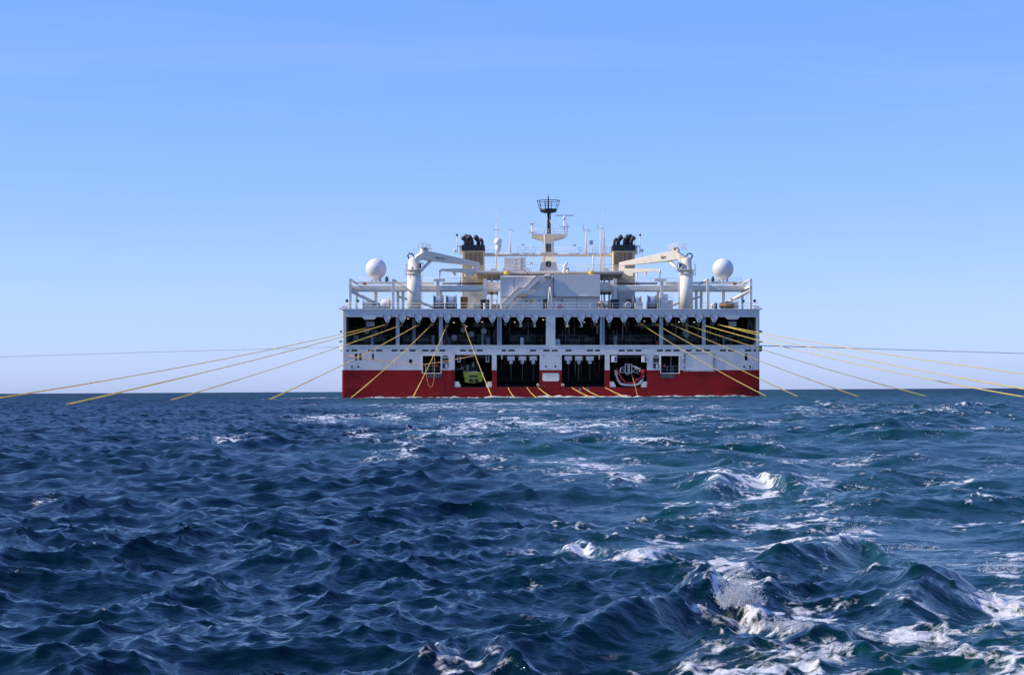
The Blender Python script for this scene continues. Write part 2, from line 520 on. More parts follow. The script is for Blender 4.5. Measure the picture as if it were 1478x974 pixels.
    patches = [  # column
        (1330, 905, 90, 8, .8), (1240, 850, 70, 6, .7), (1150, 845, 40, 8, .8), (1400, 925, 80, 9, .8), (1280, 955, 60, 10, .7), (1200, 800, 50, 5, .7), (1440, 770, 40, 7, .7), (1010, 760, 60, 5, .6), (1100, 745, 50, 6, .7), (1380, 745, 60, 4, .6), (700, 585, 200, 3, .7), (820, 640, 80, 4, .6), (930, 640, 70, 5, .65), (1000, 655, 60, 4, .6), (620, 640, 50, 5, .6),  # column, row, half width, half height, amount
        (1062, 868, 62, 30, .95), (1150, 890, 60, 22, .7), (1080, 952, 130, 24, 1.0), (1010, 968, 60, 14, .8), (1180, 925, 60, 14, .5), (1445, 958, 60, 26, .95),
        (1452, 838, 34, 42, 1.0), (1420, 885, 80, 13, .85), (1330, 872, 60, 9, .6), (1236, 762, 22, 14, 1.0), (1160, 728, 30, 14, .8), (1195, 742, 26, 10, .7),
        (1120, 790, 60, 10, .65), (1050, 812, 40, 8, .6), (1330, 785, 60, 9, .6), (930, 792, 55, 12, .9), (985, 800, 30, 8, .6), (655, 948, 64, 26, .66),
        (826, 774, 18, 9, .85), (1068, 690, 60, 16, .85), (1150, 690, 55, 8, .75), (1030, 722, 60, 7, .6), (980, 706, 40, 6, .6), (740, 661, 55, 9, .75),
        (860, 672, 60, 13, .75), (890, 682, 40, 9, .7), (585, 652, 28, 9, .9), (660, 623, 62, 6, 1.0), (560, 604, 32, 7, .85), (470, 606, 50, 6, .75), (525, 625, 24, 5, .8),
        (745, 611, 95, 6, .95), (830, 612, 90, 6, .9), (640, 590, 60, 4, .75), (1000, 606, 60, 4, .7), (905, 592, 80, 3, .55), (720, 596, 70, 4, .7), (330, 633, 44, 7, .75), (270, 640, 40, 5, .45),
        (540, 655, 30, 8, .45), (400, 640, 80, 7, .35), (1390, 690, 44, 5, .75), (1300, 660, 70, 4, .5), (1240, 590, 40, 3, .6), (1180, 598, 60, 5, .6), (1330, 600, 60, 3, .5), (1420, 620, 50, 4, .5), (1100, 610, 60, 4, .5),
        (1020, 690, 50, 8, .6), (1290, 740, 70, 7, .45), (1200, 660, 90, 6, .4), (760, 775, 14, 6, .5), (60, 706, 26, 5, .45), (110, 622, 12, 4, .5), (690, 640, 90, 8, .4), (765, 825, 9, 6, .6)]
    for (uu, vv, du, dv, am) in patches:
        vv0 = VH + (vv - hor(uu))
        hz = 0.06 if vv > 640 else 0.0
        vf = VH + (vv0 - VH) * (HC / (HC - hz))
        e2 = ((u - uu) / du) ** 2 + ((v - vf) / dv) ** 2
        foam = np.maximum(foam, am * (1.2 if vv > 800 else (1.0 if vv > 700 else 0.9)) * np.exp(-e2 * 0.7))
    # wash along the transom and the streaks it leaves
    xw = x - OX
    wash = smooth(33.5 - np.abs(xw), -1, 4) * smooth(y, 312, 326) * (1 - smooth(y, 333.5, 336))
    foam = np.maximum(foam, wash * 1.25)
    churn = sample(lo, x * 2.2, y * 1.6, 2.4)[2]
    pz += wash * np.clip(0.13 + 0.10 * churn, 0, 0.4)
    foam = np.maximum(foam, smooth(-xw, 28, 34) * smooth(50 + xw, 0, 8) * smooth(y, 290, 330) * (1 - smooth(y, 350, 400)) * 0.6)
    streak = smooth(sample(lo, x * 0.8, y * 0.22, 0.2)[2], 0.55, 1.9) * wake * (0.25 + 0.75 * smooth(y, 10, 60))
    foam = np.maximum(foam, streak * 0.52 * (1 - 0.75 * smooth(u, 960, 1150) * smooth(y, 22, 40)))
    foam = np.maximum(foam, crest * 0.55 * wake * smooth(lace2, -0.4, 1.0))
    cover = foam + 0.30 * lace * np.minimum(1, foam * 2.5) * fadeC + 0.16 * lace2 * np.minimum(1, foam * 2.5)
    fm = np.clip(cover, 0, 1.3)
    thick = smooth(fm, 0.55, 1.0)
    pz += thick * (0.003 + 0.006 * np.maximum(lace, 0)) * fadeC2

    # the boat's own spot stays calm so that no crest reaches the eye
    near = smooth(np.hypot(x, y), 4.0, 8.0)
    pz = np.where(np.hypot(x, y) < 8, np.minimum(pz * near, 0.25), pz)
    X_, Y_, Z_ = x + px * near, y + py * near, pz

    co = np.stack([X_, Y_, Z_], -1).reshape(-1, 3).astype(np.float32)
    loops, sizes = [], []
    off = 0; prev = None
    no = len(out)
    for zr, zt_, nc in zones:
        nr, nt = len(zr), len(zt_)
        idx = off + np.arange(nr * nt).reshape(nr, nt)
        idx = np.concatenate([idx, idx[:, :1]], 1)
        q = np.stack([idx[1:, :-1], idx[1:, 1:], idx[:-1, 1:], idx[:-1, :-1]], -1).reshape(-1, 4)
        if prev is not None:                        # stitch: two near columns meet one far column
            nr_, fr_ = prev, idx[0]
            for lo_, hi_ in ((0, no), (no + nc - 1, len(fr_) - 1)):
                k = np.arange(lo_, hi_)
                kk = k if lo_ == 0 else k + (nc - 1)
                s4 = np.stack([fr_[k], fr_[k + 1], nr_[kk + 1], nr_[kk]], -1)
                loops.append(s4.ravel()); sizes.append(np.full(len(s4), 4))
            k = np.arange(nc - 1)
            s5 = np.stack([fr_[no + k], fr_[no + k + 1], nr_[no + 2 * k + 2], nr_[no + 2 * k + 1], nr_[no + 2 * k]], -1)
            loops.append(s5.ravel()); sizes.append(np.full(len(s5), 5))
        loops.append(q.ravel()); sizes.append(np.full(len(q), 4))
        prev = idx[-1]; off += nr * nt
    loops = np.concatenate(loops).astype(np.int32); sizes = np.concatenate(sizes)
    start = np.concatenate([[0], np.cumsum(sizes)[:-1]]).astype(np.int32)
    me = bpy.data.meshes.new('sea')
    nv, nf = len(co), len(sizes)
    me.vertices.add(nv); me.vertices.foreach_set('co', co.ravel())
    me.loops.add(len(loops)); me.loops.foreach_set('vertex_index', loops)
    me.polygons.add(nf)
    me.polygons.foreach_set('loop_start', start)
    me.polygons.foreach_set('use_smooth', np.ones(nf, dtype=bool))
    me.update(calc_edges=True)
    for nm, arr in (('foam', fm), ('wake', wake), ('rough', rough)):
        at = me.attributes.new(nm, 'FLOAT', 'POINT')
        at.data.foreach_set('value', arr.reshape(-1).astype(np.float32))
    o = bpy.data.objects.new('sea', me)
    col.objects.link(o)
    o['kind'] = 'structure'
    o['label'] = 'dark blue choppy sea with white foam in the ship wake'
    return o

def sea_material():
    m = bpy.data.materials.new('sea_water')
    m.use_nodes = True
    nt = m.node_tree; n, l = nt.nodes, nt.links
    n.clear()
    out = n.new('ShaderNodeOutputMaterial')
    geo = n.new('ShaderNodeNewGeometry')
    fa = n.new('ShaderNodeAttribute'); fa.attribute_name = 'foam'
    wa = n.new('ShaderNodeAttribute'); wa.attribute_name = 'wake'
    # body colour: deep blue, greener where the wake has churned air into the water
    bc = n.new('ShaderNodeMixRGB')
    bc.inputs['Color1'].default_value = (0.0002, 0.0075, 0.0110, 1)
    bc.inputs['Color2'].default_value = (0.0007, 0.0370, 0.0265, 1)
    big = n.new('ShaderNodeTexNoise'); big.inputs['Scale'].default_value = 0.12; big.inputs['Detail'].default_value = 3
    l.new(geo.outputs['Position'], big.inputs['Vector'])
    mlt = n.new('ShaderNodeMath'); mlt.operation = 'MULTIPLY'
    rr = n.new('ShaderNodeMapRange'); rr.inputs['From Min'].default_value = 0.3; rr.inputs['From Max'].default_value = 0.7
    rr.inputs['To Min'].default_value = 0.45; rr.inputs['To Max'].default_value = 1.25
    l.new(big.outputs['Fac'], rr.inputs['Value'])
    l.new(wa.outputs['Fac'], mlt.inputs[0]); l.new(rr.outputs[0], mlt.inputs[1])
    l.new(mlt.outputs[0], bc.inputs['Fac'])
    # capillary ripples
    n1 = n.new('ShaderNodeTexNoise'); n1.inputs['Scale'].default_value = 5.5; n1.inputs['Detail'].default_value = 5; n1.inputs['Roughness'].default_value = 0.55
    n2 = n.new('ShaderNodeTexNoise'); n2.inputs['Scale'].default_value = 1.1; n2.inputs['Detail'].default_value = 4
    mp = n.new('ShaderNodeMapping'); mp.inputs['Rotation'].default_value = (0, 0, -0.5); mp.inputs['Scale'].default_value = (0.7, 1.5, 1.0)
    l.new(geo.outputs['Position'], mp.inputs['Vector'])
    l.new(mp.outputs[0], n1.inputs['Vector']); l.new(mp.outputs[0], n2.inputs['Vector'])
    b1 = n.new('ShaderNodeBump'); b1.inputs['Strength'].default_value = 0.75; b1.inputs['Distance'].default_value = 0.028
    b2 = n.new('ShaderNodeBump'); b2.inputs['Strength'].default_value = 0.35; b2.inputs['Distance'].default_value = 0.30
    l.new(n2.outputs['Fac'], b2.inputs['Height'])
    l.new(n1.outputs['Fac'], b1.inputs['Height']); l.new(b2.outputs[0], b1.inputs['Normal'])
    w = n.new('ShaderNodeBsdfPrincipled')
    ca_ = n.new('ShaderNodeAttribute'); ca_.attribute_name = 'rough'
    l.new(ca_.outputs['Fac'], w.inputs['Roughness'])
    w.inputs['IOR'].default_value = 1.333
    w.inputs['Specular Tint'].default_value = (0.36, 0.86, 1.0, 1)  # tints the reflections, standing in for the deeper blue sky overhead
    l.new(bc.outputs[0], w.inputs['Base Color']); l.new(b1.outputs[0], w.inputs['Normal'])
    # foam
    f1 = n.new('ShaderNodeTexNoise'); f1.inputs['Scale'].default_value = 17.0; f1.inputs['Detail'].default_value = 9; f1.inputs['Roughness'].default_value = 0.66
    f1.inputs['Distortion'].default_value = 0.6
    l.new(geo.outputs['Position'], f1.inputs['Vector'])
    f2 = n.new('ShaderNodeTexNoise'); f2.inputs['Scale'].default_value = 0.9; f2.inputs['Detail'].default_value = 6; f2.inputs['Roughness'].default_value = 0.6
    l.new(geo.outputs['Position'], f2.inputs['Vector'])
    f3 = n.new('ShaderNodeTexNoise'); f3.inputs['Scale'].default_value = 2.6; f3.inputs['Detail'].default_value = 4; f3.inputs['Distortion'].default_value = 1.2
    l.new(geo.outputs['Position'], f3.inputs['Vector'])
    def math_(op, a, b_=None, c_=None):
        q = n.new('ShaderNodeMath'); q.operation = op
        for i, t in enumerate((a, b_, c_)):
            if t is None: continue
            if isinstance(t, (int, float)): q.inputs[i].default_value = t
            else: l.new(t, q.inputs[i])
        return q.outputs[0]
    # threads where a slow noise crosses its middle value: the torn lace of old foam
    th_ = math_('ABSOLUTE', math_('SUBTRACT', f3.outputs['Fac'], 0.5))
    lace_ = math_('SUBTRACT', 0.38, math_('MULTIPLY', th_, 6.4))
    fine = math_('MULTIPLY_ADD', f1.outputs['Fac'], 3.0, -1.5)
    mid_ = math_('MULTIPLY_ADD', f2.outputs['Fac'], 1.7, -0.85)
    tot = math_('ADD', math_('ADD', fine, mid_), math_('ADD', lace_, fa.outputs['Fac']))
    gate = math_('MULTIPLY', fa.outputs['Fac'], 4.0)
    gate_c = n.new('ShaderNodeClamp'); l.new(gate, gate_c.inputs['Value'])
    fr = n.new('ShaderNodeMapRange'); fr.interpolation_type = 'SMOOTHSTEP'
    fr.inputs['From Min'].default_value = 0.50; fr.inputs['From Max'].default_value = 1.40
    l.new(tot, fr.inputs['Value'])
    ff0 = math_('MULTIPLY', fr.outputs[0], gate_c.outputs[0])
    # sun glints on the churned water, painted as small white flecks
    fk = n.new('ShaderNodeTexNoise'); fk.inputs['Scale'].default_value = 22.0; fk.inputs['Detail'].default_value = 2
    l.new(geo.outputs['Position'], fk.inputs['Vector'])
    fs_ = n.new('ShaderNodeMapRange'); fs_.interpolation_type = 'SMOOTHSTEP'; fs_.inputs['From Min'].default_value = 0.655; fs_.inputs['From Max'].default_value = 0.72
    l.new(fk.outputs['Fac'], fs_.inputs['Value'])
    fp_ = n.new('ShaderNodeMapRange'); fp_.interpolation_type = 'SMOOTHSTEP'; fp_.inputs['From Min'].default_value = 0.52; fp_.inputs['From Max'].default_value = 0.66
    l.new(f2.outputs['Fac'], fp_.inputs['Value'])
    glints = math_('MULTIPLY', math_('MULTIPLY', fs_.outputs[0], fp_.outputs[0]), wa.outputs['Fac'])
    ff = math_('MAXIMUM', ff0, math_('MULTIPLY', glints, 0.8))
    fb = n.new('ShaderNodeBump'); fb.inputs['Strength'].default_value = 0.9; fb.inputs['Distance'].default_value = 0.05
    l.new(f1.outputs['Fac'], fb.inputs['Height'])
    fo = n.new('ShaderNodeBsdfPrincipled')
    fo.inputs['Base Color'].default_value = (0.82, 0.83, 0.84, 1)
    fo.inputs['Roughness'].default_value = 0.6
    l.new(fb.outputs[0], fo.inputs['Normal'])
    mxs = n.new('ShaderNodeMixShader')
    l.new(ff, mxs.inputs['Fac']); l.new(w.outputs[0], mxs.inputs[1]); l.new(fo.outputs[0], mxs.inputs[2])
    l.new(mxs.outputs[0], out.inputs['Surface'])
    return m

sea_obj = sea()
sea_obj.data.materials.append(sea_material())

# ------------------------------------------------------------------ the ship
ship = bpy.data.objects.new('survey_ship', None)
col.objects.link(ship)
ship.matrix_world = SHIP
tag(ship, 'broad sterned white and red survey ship with cranes and radomes', 'ship')

Z_DECK, Z_OPEN_T, Z_OPEN_B, Z_RED = Z(447), Z(457.5), Z(498), Z(534)
XL, XR = X(493.5), X(1097.5)

# openings in the stern, in photo pixels at the transom
holes = [(499.5, 788, 457.5, 498), (801.5, 1091.5, 457.5, 498)]
bays = [(656.3, 710, 512, 559), (716.8, 779, 512, 558.5), (810.7, 873, 512, 558.5), (880, 934, 512, 559)]
holes += bays
side_doors = [(610, 636, 513.5, 538), (954, 980, 513.5, 538)]
holes += side_doors
round_wins = [(638.5, 647.5, 513, 532), (942.5, 951.5, 513, 532)]
holes += round_wins
slot_u = [(499.9, 504), (507, 516), (531, 539.6), (543, 552), (565, 574), (577, 586), (591, 600), (609, 619), (621.5, 630), (634, 643),
          (664, 673), (676, 685), (688, 697), (724, 730.5), (733.5, 743), (765, 774), (784, 793.5), (796.5, 805), (816, 825), (847, 856),
          (859, 866), (893, 902), (905, 914), (917, 926), (948, 957), (960, 969), (972, 981), (990, 998.6), (1004, 1013), (1016, 1025),
          (1039, 1048), (1051, 1060), (1075, 1084.5), (1087.5, 1091.3)]
holes += [(a, b, 504.5, 507) for a, b in slot_u]
ovals = [(512.2, 515.6, 510.2, 519.8), (518.4, 522, 510.2, 519.8), (537, 539.7, 510.2, 519.8), (1075, 1079, 510.5, 520), (590.3, 595, 518.5, 523.8)]
holes += ovals

def stern_wall(z0, z1, name, m):
    hs = [(X(a), X(b), Z(d_), Z(c)) for a, b, c, d_ in holes]
    hs = [(a, b, max(c, z0), min(d_, z1)) for a, b, c, d_ in hs if d_ > z0 and c < z1]
    xs = sorted(set([round(q, 4) for h in hs for q in h[:2]] + [round(XL + 0.35, 4), round(XR - 0.35, 4)]))
    zs = sorted(set([round(q, 4) for h in hs for q in h[2:]] + [round(z0, 4), round(z1, 4)]))
    nx, nz = len(xs) - 1, len(zs) - 1
    solid = [[True] * nz for _ in range(nx)]
    for i in range(nx):
        for j in range(nz):
            cx_, cz_ = (xs[i] + xs[i + 1]) / 2, (zs[j] + zs[j + 1]) / 2
            if any(a < cx_ < b and c < cz_ < d_ for a, b, c, d_ in hs): solid[i][j] = False
    b = B(); T = 0.32
    ids = {}
    def vid(i, j, k):
        if (i, j, k) not in ids:
            ids[(i, j, k)] = len(b.v); b.v.append((xs[i], k * T, zs[j]))
        return ids[(i, j, k)]
    def face(*f):
        b.f.append(f); b.smooth.append(False)
    for i in range(nx):
        for j in range(nz):
            if not solid[i][j]: continue
            face(vid(i, j, 0), vid(i + 1, j, 0), vid(i + 1, j + 1, 0), vid(i, j + 1, 0))
            face(vid(i, j, 1), vid(i, j + 1, 1), vid(i + 1, j + 1, 1), vid(i + 1, j, 1))
            if i == 0 or not solid[i - 1][j]: face(vid(i, j, 0), vid(i, j + 1, 0), vid(i, j + 1, 1), vid(i, j, 1))
            if i == nx - 1 or not solid[i + 1][j]: face(vid(i + 1, j, 0), vid(i + 1, j, 1), vid(i + 1, j + 1, 1), vid(i + 1, j + 1, 0))
            if j == 0 or not solid[i][j - 1]: face(vid(i, j, 0), vid(i, j, 1), vid(i + 1, j, 1), vid(i + 1, j, 0))
            if j == nz - 1 or not solid[i][j + 1]: face(vid(i, j + 1, 0), vid(i + 1, j + 1, 0), vid(i + 1, j + 1, 1), vid(i, j + 1, 1))
    return b.build(name, m, ship)

wall_white = stern_wall(Z_RED, Z_DECK, 'stern_plating', 'white')
wall_red = stern_wall(-3.0, Z_RED - 0.002, 'stern_boot_plating', 'red')

# sides of the delta hull: rounded quarter, then narrowing to the bow
plan = [(XL + 0.35, 0.0), (XL + 0.16, 0.03), (XL + 0.05, 0.12), (XL, 0.32), (XL + 0.6, 14), (XL + 3.5, 34), (XL + 10, 58), (XL + 20, 82), (XL + 30, 99), (0, 106)]
def hull_side(z0, z1, name, m):
    pts = plan + [(-p[0], p[1]) for p in plan[-2::-1]]
    n = len(pts)
    b = B()
    b.add([(p[0], p[1], z0) for p in pts] + [(p[0], p[1], z1) for p in pts], [(i + 1, i, i + n, i + n + 1) for i in range(n - 1)], False)
    o = b.build(name, m, ship)
    return o
hull_side(Z_RED, Z_DECK, 'hull_side_plating', 'white')
hull_side(-3.0, Z_RED - 0.002, 'hull_boot_plating', 'red')
pts = plan + [(-p[0], p[1]) for p in plan[-2::-1]]
n_ = len(pts)
b = B()
b.add([(p[0], p[1], Z_DECK - 0.25) for p in pts] + [(p[0], p[1], Z_DECK + 0.02) for p in pts],
      [tuple(range(n_)), tuple(range(2 * n_ - 1, n_ - 1, -1))])
b.build('main_deck', 'deck', ship)
# deck edge moulding over the transom
B().box(XL - 0.05, XR + 0.05, -0.12, 0.25, Z_DECK - 0.02, Z_DECK + 0.16).build('deck_edge_moulding', 'white', ship, bevel=0.03)
B().box(XL + 0.4, X(788), -0.06, 0.0, Z(499.3), Z(498.2)).build('sill_moulding', 'white', ship)
B().box(X(801.5), XR - 0.4, -0.06, 0.0, Z(499.3), Z(498.2)).build('sill_moulding', 'white', ship)

# tow deck behind the upper openings
Y_TOW = 17.0
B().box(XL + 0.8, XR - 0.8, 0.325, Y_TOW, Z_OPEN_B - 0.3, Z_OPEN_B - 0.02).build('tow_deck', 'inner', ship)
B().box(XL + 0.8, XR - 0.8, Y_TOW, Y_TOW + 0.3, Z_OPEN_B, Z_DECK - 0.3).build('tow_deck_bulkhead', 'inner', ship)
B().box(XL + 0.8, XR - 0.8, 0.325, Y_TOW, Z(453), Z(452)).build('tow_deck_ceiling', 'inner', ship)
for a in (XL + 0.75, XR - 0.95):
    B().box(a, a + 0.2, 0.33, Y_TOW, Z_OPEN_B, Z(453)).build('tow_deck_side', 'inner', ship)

# fairlead brackets: teeth hanging under the header
teeth = [559, 581, 604, 625.2, 645.6, 668.3, 689.5, 710.5, 731, 751.2, 771.6]
teeth = teeth + [1590 - t for t in teeth]
tooth_mesh = None
w1, w2 = mm(5.0), mm(2.2)
zt, zm, zb = Z(456.6), Z(459.0), Z(465.2)
for t in teeth:
    if tooth_mesh is None:
        tb = B().prism([(-w1, zt), (w1, zt), (w1, zm), (w2, zb + 0.12), (w2 * 0.6, zb), (-w2 * 0.6, zb), (-w2, zb + 0.12), (-w1, zm)], -0.10, 0.42)
        tooth_mesh = tb.build('fairlead_bracket', 'white', ship)
        eye = B().lathe((0, -0.13, Z(462.8)), [(0.12, 0), (0.12, 0.02)], 10, 'Y')
        eye_o = eye.build('pin', 'gear', tooth_mesh)
        fin_o = B().box(-0.035, 0.035, -0.22, 0.3, Z(458.2), Z(453.6)).build('gusset', 'gear', tooth_mesh)
        fin_o.location = (-w1 - 0.035, 0, 0)
        share(fin_o, tooth_mesh, (w1 + 0.035, 0, 0))
        tooth_mesh.location = (X(t), 0, 0)
    else:
        c = share(tooth_mesh, ship, (X(t), 0, 0))
        share(eye_o, c, (0, 0, 0)); share(fin_o, c, (-w1 - 0.035, 0, 0)); share(fin_o, c, (w1 + 0.035, 0, 0))
for a, bb in ((523, 543), (1047.5, 1067.5)):
    q = B().pprism([(a, 456.5), (bb, 456.5), (bb, 458.2), (bb - 3, 461), (a + 3, 461), (a, 458.2)], -0.1, 0.5)
    q.build('wide_bracket', 'white', ship)
# header corner pieces
for a, s in ((499.5, 1), (1091.5, -1)):
    B().pprism([(a, 498), (a, 492), (a + s * 6, 498)], 0.05, 0.25).build('corner_knee', 'gear', ship)

# columns in the tow deck opening
for (a, c, d_, mm_) in ((571.4, 576.6, 0.45, 'column'), (595, 600, 5.0, 'gear2'), (633.6, 639, 0.45, 'column'), (717.6, 724, 0.45, 'column'),
                        (866, 872.4, 0.45, 'column'), (951.6, 957, 0.45, 'column'), (989, 993.5, 5.0, 'gear2'), (1013.4, 1018.6, 0.45, 'column')):
    cb = B().pbox(a, c, 457, 497.9, d_, 0.7)
    o = cb.build('column', mm_, ship)
    if a in (717.6, 866):
        side = a + (2.0 if a < 795 else 3.2)
        for k in range(13):
            vv = 461 + k * 2.55
            B().pbox(side, side + 1.6, vv, vv + 1.5, d_ - 0.02, 0.03).build('climbing_hole', 'black', o)
cbx = B().pbox(788.0, 801.5, 457.5, 498, 0.06, 0.5)
cp = cbx.build('centre_casing', 'panel', ship)
B().pbox(790.2, 799.3, 474, 491, 0.03, 0.05).build('casing_door', 'white', cp)
B().pbox(791.5, 799, 491.6, 496.2, 0.02, 0.06).build('control_box', 'gear2', cp)

# gear on the tow deck: sheaves hung behind each bracket, winch drums, rails, lamps
for i, t in enumerate(teeth):
    e = B()
    dx = random.uniform(-0.2, 0.2)
    e.lathe((X(t) + dx, 0.9, Z(467.2)), [(0.42, -0.16), (0.42, -0.12), (0.26, -0.08), (0.26, 0.08), (0.42, 0.12), (0.42, 0.16)], 14, 'X')
    o = e.build('sheave', 'gear', ship)
    B().box(X(t) + dx - 0.26, X(t) + dx - 0.18, 0.7, 1.1, Z(468), Z(456)).box(X(t) + dx + 0.18, X(t) + dx + 0.26, 0.7, 1.1, Z(468), Z(456)).build('sheave_hanger', 'gear', o)
for t in (751.2, 771.6, 818.4, 838.8):
    hk = B().tube([P(t, 464, 0.2), P(t, 467.5, 0.2), P(t + 1.6, 469.5, 0.2), P(t + 1.2, 471.5, 0.2), P(t - 0.6, 471.3, 0.2), P(t - 1.2, 469.8, 0.2)], 0.09, 6)
    hk.build('hook', 'upper', ship)
for t in (512, 530, 548, 588, 612, 620, 652, 676, 700, 742, 762, 826, 848, 888, 910, 932, 966, 980, 1002, 1028, 1050, 1076):
    dd = random.uniform(5.5, 9.5); rr = random.uniform(0.8, 1.15)
    w = random.uniform(0.7, 1.2)
    zc = Z_OPEN_B + rr + 0.1
    o = B().lathe((X(t, dd), dd, zc), [(rr, -w), (rr, -w + 0.1), (rr * 0.62, -w + 0.12), (rr * 0.62, w - 0.12), (rr, w - 0.1), (rr, w)], 18, 'X').build('streamer_winch', 'gear', ship)
    B().box(X(t, dd) - w - 0.15, X(t, dd) + w + 0.15, dd - 0.5, dd + 0.5, Z_OPEN_B - 0.02, Z_OPEN_B + 0.35).build('winch_bed', 'gear', o)
for (a, c) in ((641, 702), (741, 782), (806, 846), (886, 946), (505, 565), (582, 628), (962, 1008), (1024, 1086)):
    rb = B().rail([P(a, 498, 2.2), P(c, 498, 2.2)], h=1.62, post=1.3, r=0.05, bars=2)
    rb.build('tow_deck_rail', 'gear', ship)
for k in range(34):
    u_ = random.uniform(503, 1088)
    if 783 < u_ < 806: continue
    dd = random.uniform(1.5, 7)
    top, bot = random.uniform(457, 460), random.uniform(472, 497)
    B().tube([P(u_, top, dd), P(u_ + random.uniform(-.6, .6), bot, dd)], random.uniform(0.03, 0.10), 5).build('hanging_hose', random.choice(['gear', 'gear', 'gear2']), ship)
for k in range(10):
    a = 508 + k * 58 + random.uniform(-5, 5)
    if 778 < a < 812: continue
    B().pbox(a, a + random.uniform(20, 34), 470 + random.uniform(-4, 4), 472, random.uniform(6, 10), 0.3).build('cross_beam', 'gear', ship)
for k in range(46):
    u_ = random.uniform(503, 1086)
    if 783 < u_ < 806: continue
    dd = random.uniform(0.9, 3.2); kind = k % 4
    if kind == 0:      # upright frame
        q = B().tube([P(u_, 497.9, dd), P(u_, 476, dd), P(u_ + 5, 476, dd), P(u_ + 5, 497.9, dd)], 0.07, 5)
        q.build('roller_frame', 'gear', ship)
    elif kind == 1:    # control cabinet
        B().pbox(u_, u_ + random.uniform(2.5, 5), 486 + random.uniform(-4, 4), 497.9, dd, 0.6).build('control_cabinet', random.choice(['gear', 'gear2', 'deck']), ship)
    elif kind == 2:    # slack hose loop
        q = [P(u_ + 7 * t, 459 + 16 * math.sin(math.pi * t), dd) for t in [j / 8 for j in range(9)]]
        B().tube(q, 0.06, 5).build('hose_bight', 'gear', ship)
    else:              # guide wheel
        B().lathe(P(u_, 480 + random.uniform(-6, 8), dd), [(0.5, -0.08), (0.5, 0.08)], 14, 'Y').build('guide_wheel', 'gear', ship)
for (u_, v_) in ((655, 465.5), (696, 464.6), (673, 471), (743, 465), (784, 461.5), (843, 465), (861, 465), (980, 464.7), (930, 463.5), (1002, 465), (589, 460)):
    B().pbox(u_ - 1.2, u_ + 1.2, v_ - 0.25, v_ + 0.25, 4.5, 0.2).build('work_lamp', 'lamp', ship)
B().pbox(529, 540, 464, 471, 2.0, 1.0).build('gear_box', 'gear2', ship)
B().pbox(1052, 1063, 464, 471, 2.0, 1.0).build('gear_box', 'gear2', ship)
B().pbox(800.5, 808.5, 489.5, 497.9, 0.6, 1.0).build('gear_box', 'gear2', ship)
for u_ in (641.5, 948.5):
    B().pbox(u_ - 1.4, u_ + 1.4, 492, 496.5, 1.2, 0.3).build('fire_box', 'bright_red', ship)

# the four slipway bays
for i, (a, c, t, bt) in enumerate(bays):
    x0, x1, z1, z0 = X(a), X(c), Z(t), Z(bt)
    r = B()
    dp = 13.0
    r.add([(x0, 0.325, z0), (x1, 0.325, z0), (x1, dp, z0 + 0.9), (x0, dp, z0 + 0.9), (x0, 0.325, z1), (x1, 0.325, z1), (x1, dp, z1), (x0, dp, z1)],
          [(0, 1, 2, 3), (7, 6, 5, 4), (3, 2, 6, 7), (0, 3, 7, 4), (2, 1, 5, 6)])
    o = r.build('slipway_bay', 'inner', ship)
    if i in (0, 3):
        for s in (0, 1):
            ub = a + 0.05 if s == 0 else c - 0.05
            sg = 1 if s == 0 else -1
            B().pprism([(ub, 550.5), (ub + sg * 6.2, 550.5), (ub + sg * 6.2, 552), (ub + sg * 8.5, 556), (ub + sg * 8.5, 558.7), (ub, 558.7)], 0.2, 0.9).build('slip_shoe', 'panel', o)
    if i in (1, 2):
        pos = (737.6, 754, 769.6) if i == 1 else (820.4, 835.5, 851.5)
        for u_ in pos:
            h = B().pbox(u_ - 5.2, u_ + 5.2, 514, 517.2, 0.35, 0.7).pbox(u_ - 5.2, u_ - 3.6, 517.2, 520.4, 0.35, 0.7).pbox(u_ + 3.6, u_ + 5.2, 517.2, 520.4, 0.35, 0.7)
            h.pbox(u_ - 3.6, u_ + 3.6, 517.2, 519.4, 0.45, 0.5)
            hb = h.build('sheave_block', 'white', o)
            B().pbox(u_ - 2.4, u_ + 2.4, 519.4, 525, 0.45, 0.5).build('sheave_drop', 'gear2', hb)
            B().tube([P(u_, 525, 0.7), P(u_, 550, 1.5)], 0.03, 4).build('wire', 'gear', hb)
        sg = 1 if i == 1 else -1
        us = 724.5 if i == 1 else 865
        B().pbox(us - .8, us + .8, 512, 518.5, 0.33, 0.15).build('stop_post', 'white', o)
        B().torus(P(776.5 if i == 1 else 812.5, 555.2, -0.12), 0.18, 0.06, 12, 6).build('mooring_ring', 'upper', o)
    for k in range(6):
        ux = random.uniform(a + 3, c - 3)
        B().tube([P(ux, t + 1, random.uniform(2, 6)), P(ux + random.uniform(-3, 3), random.uniform(t + 12, bt - 4), random.uniform(3, 7))], random.uniform(0.04, 0.10), 5).build('hanging_gear', 'gear', o)
    B().pbox(a + 2, c - 2, t + 2.5, t + 4, 3.0, 0.4).build('bay_beam', 'gear', o)

# yellow lifting arms at the top corners of the workboat bays
for u_ in (663, 704):
    B().pbox(u_ - 3, u_ - 1.7, 514, 521, 0.5, 0.4).pbox(u_ + 0.7, u_ + 2, 514, 521, 0.5, 0.4).pbox(u_ - 3, u_ + 2, 521, 522.6, 0.5, 0.4).build('lifting_claw', 'gear2', ship)
for u_ in (886.8, 930.2):
    bx_ = B().pbox(u_ - 4.0, u_ + 3.8, 513.6, 522.6, -0.35, 0.9).build('fender_box', 'radome', ship, bevel=0.05)
    B().pbox(u_ + 0.6, u_ + 3.0, 514.8, 521.4, -0.37, 0.05).build('box_window', 'glass', bx_)

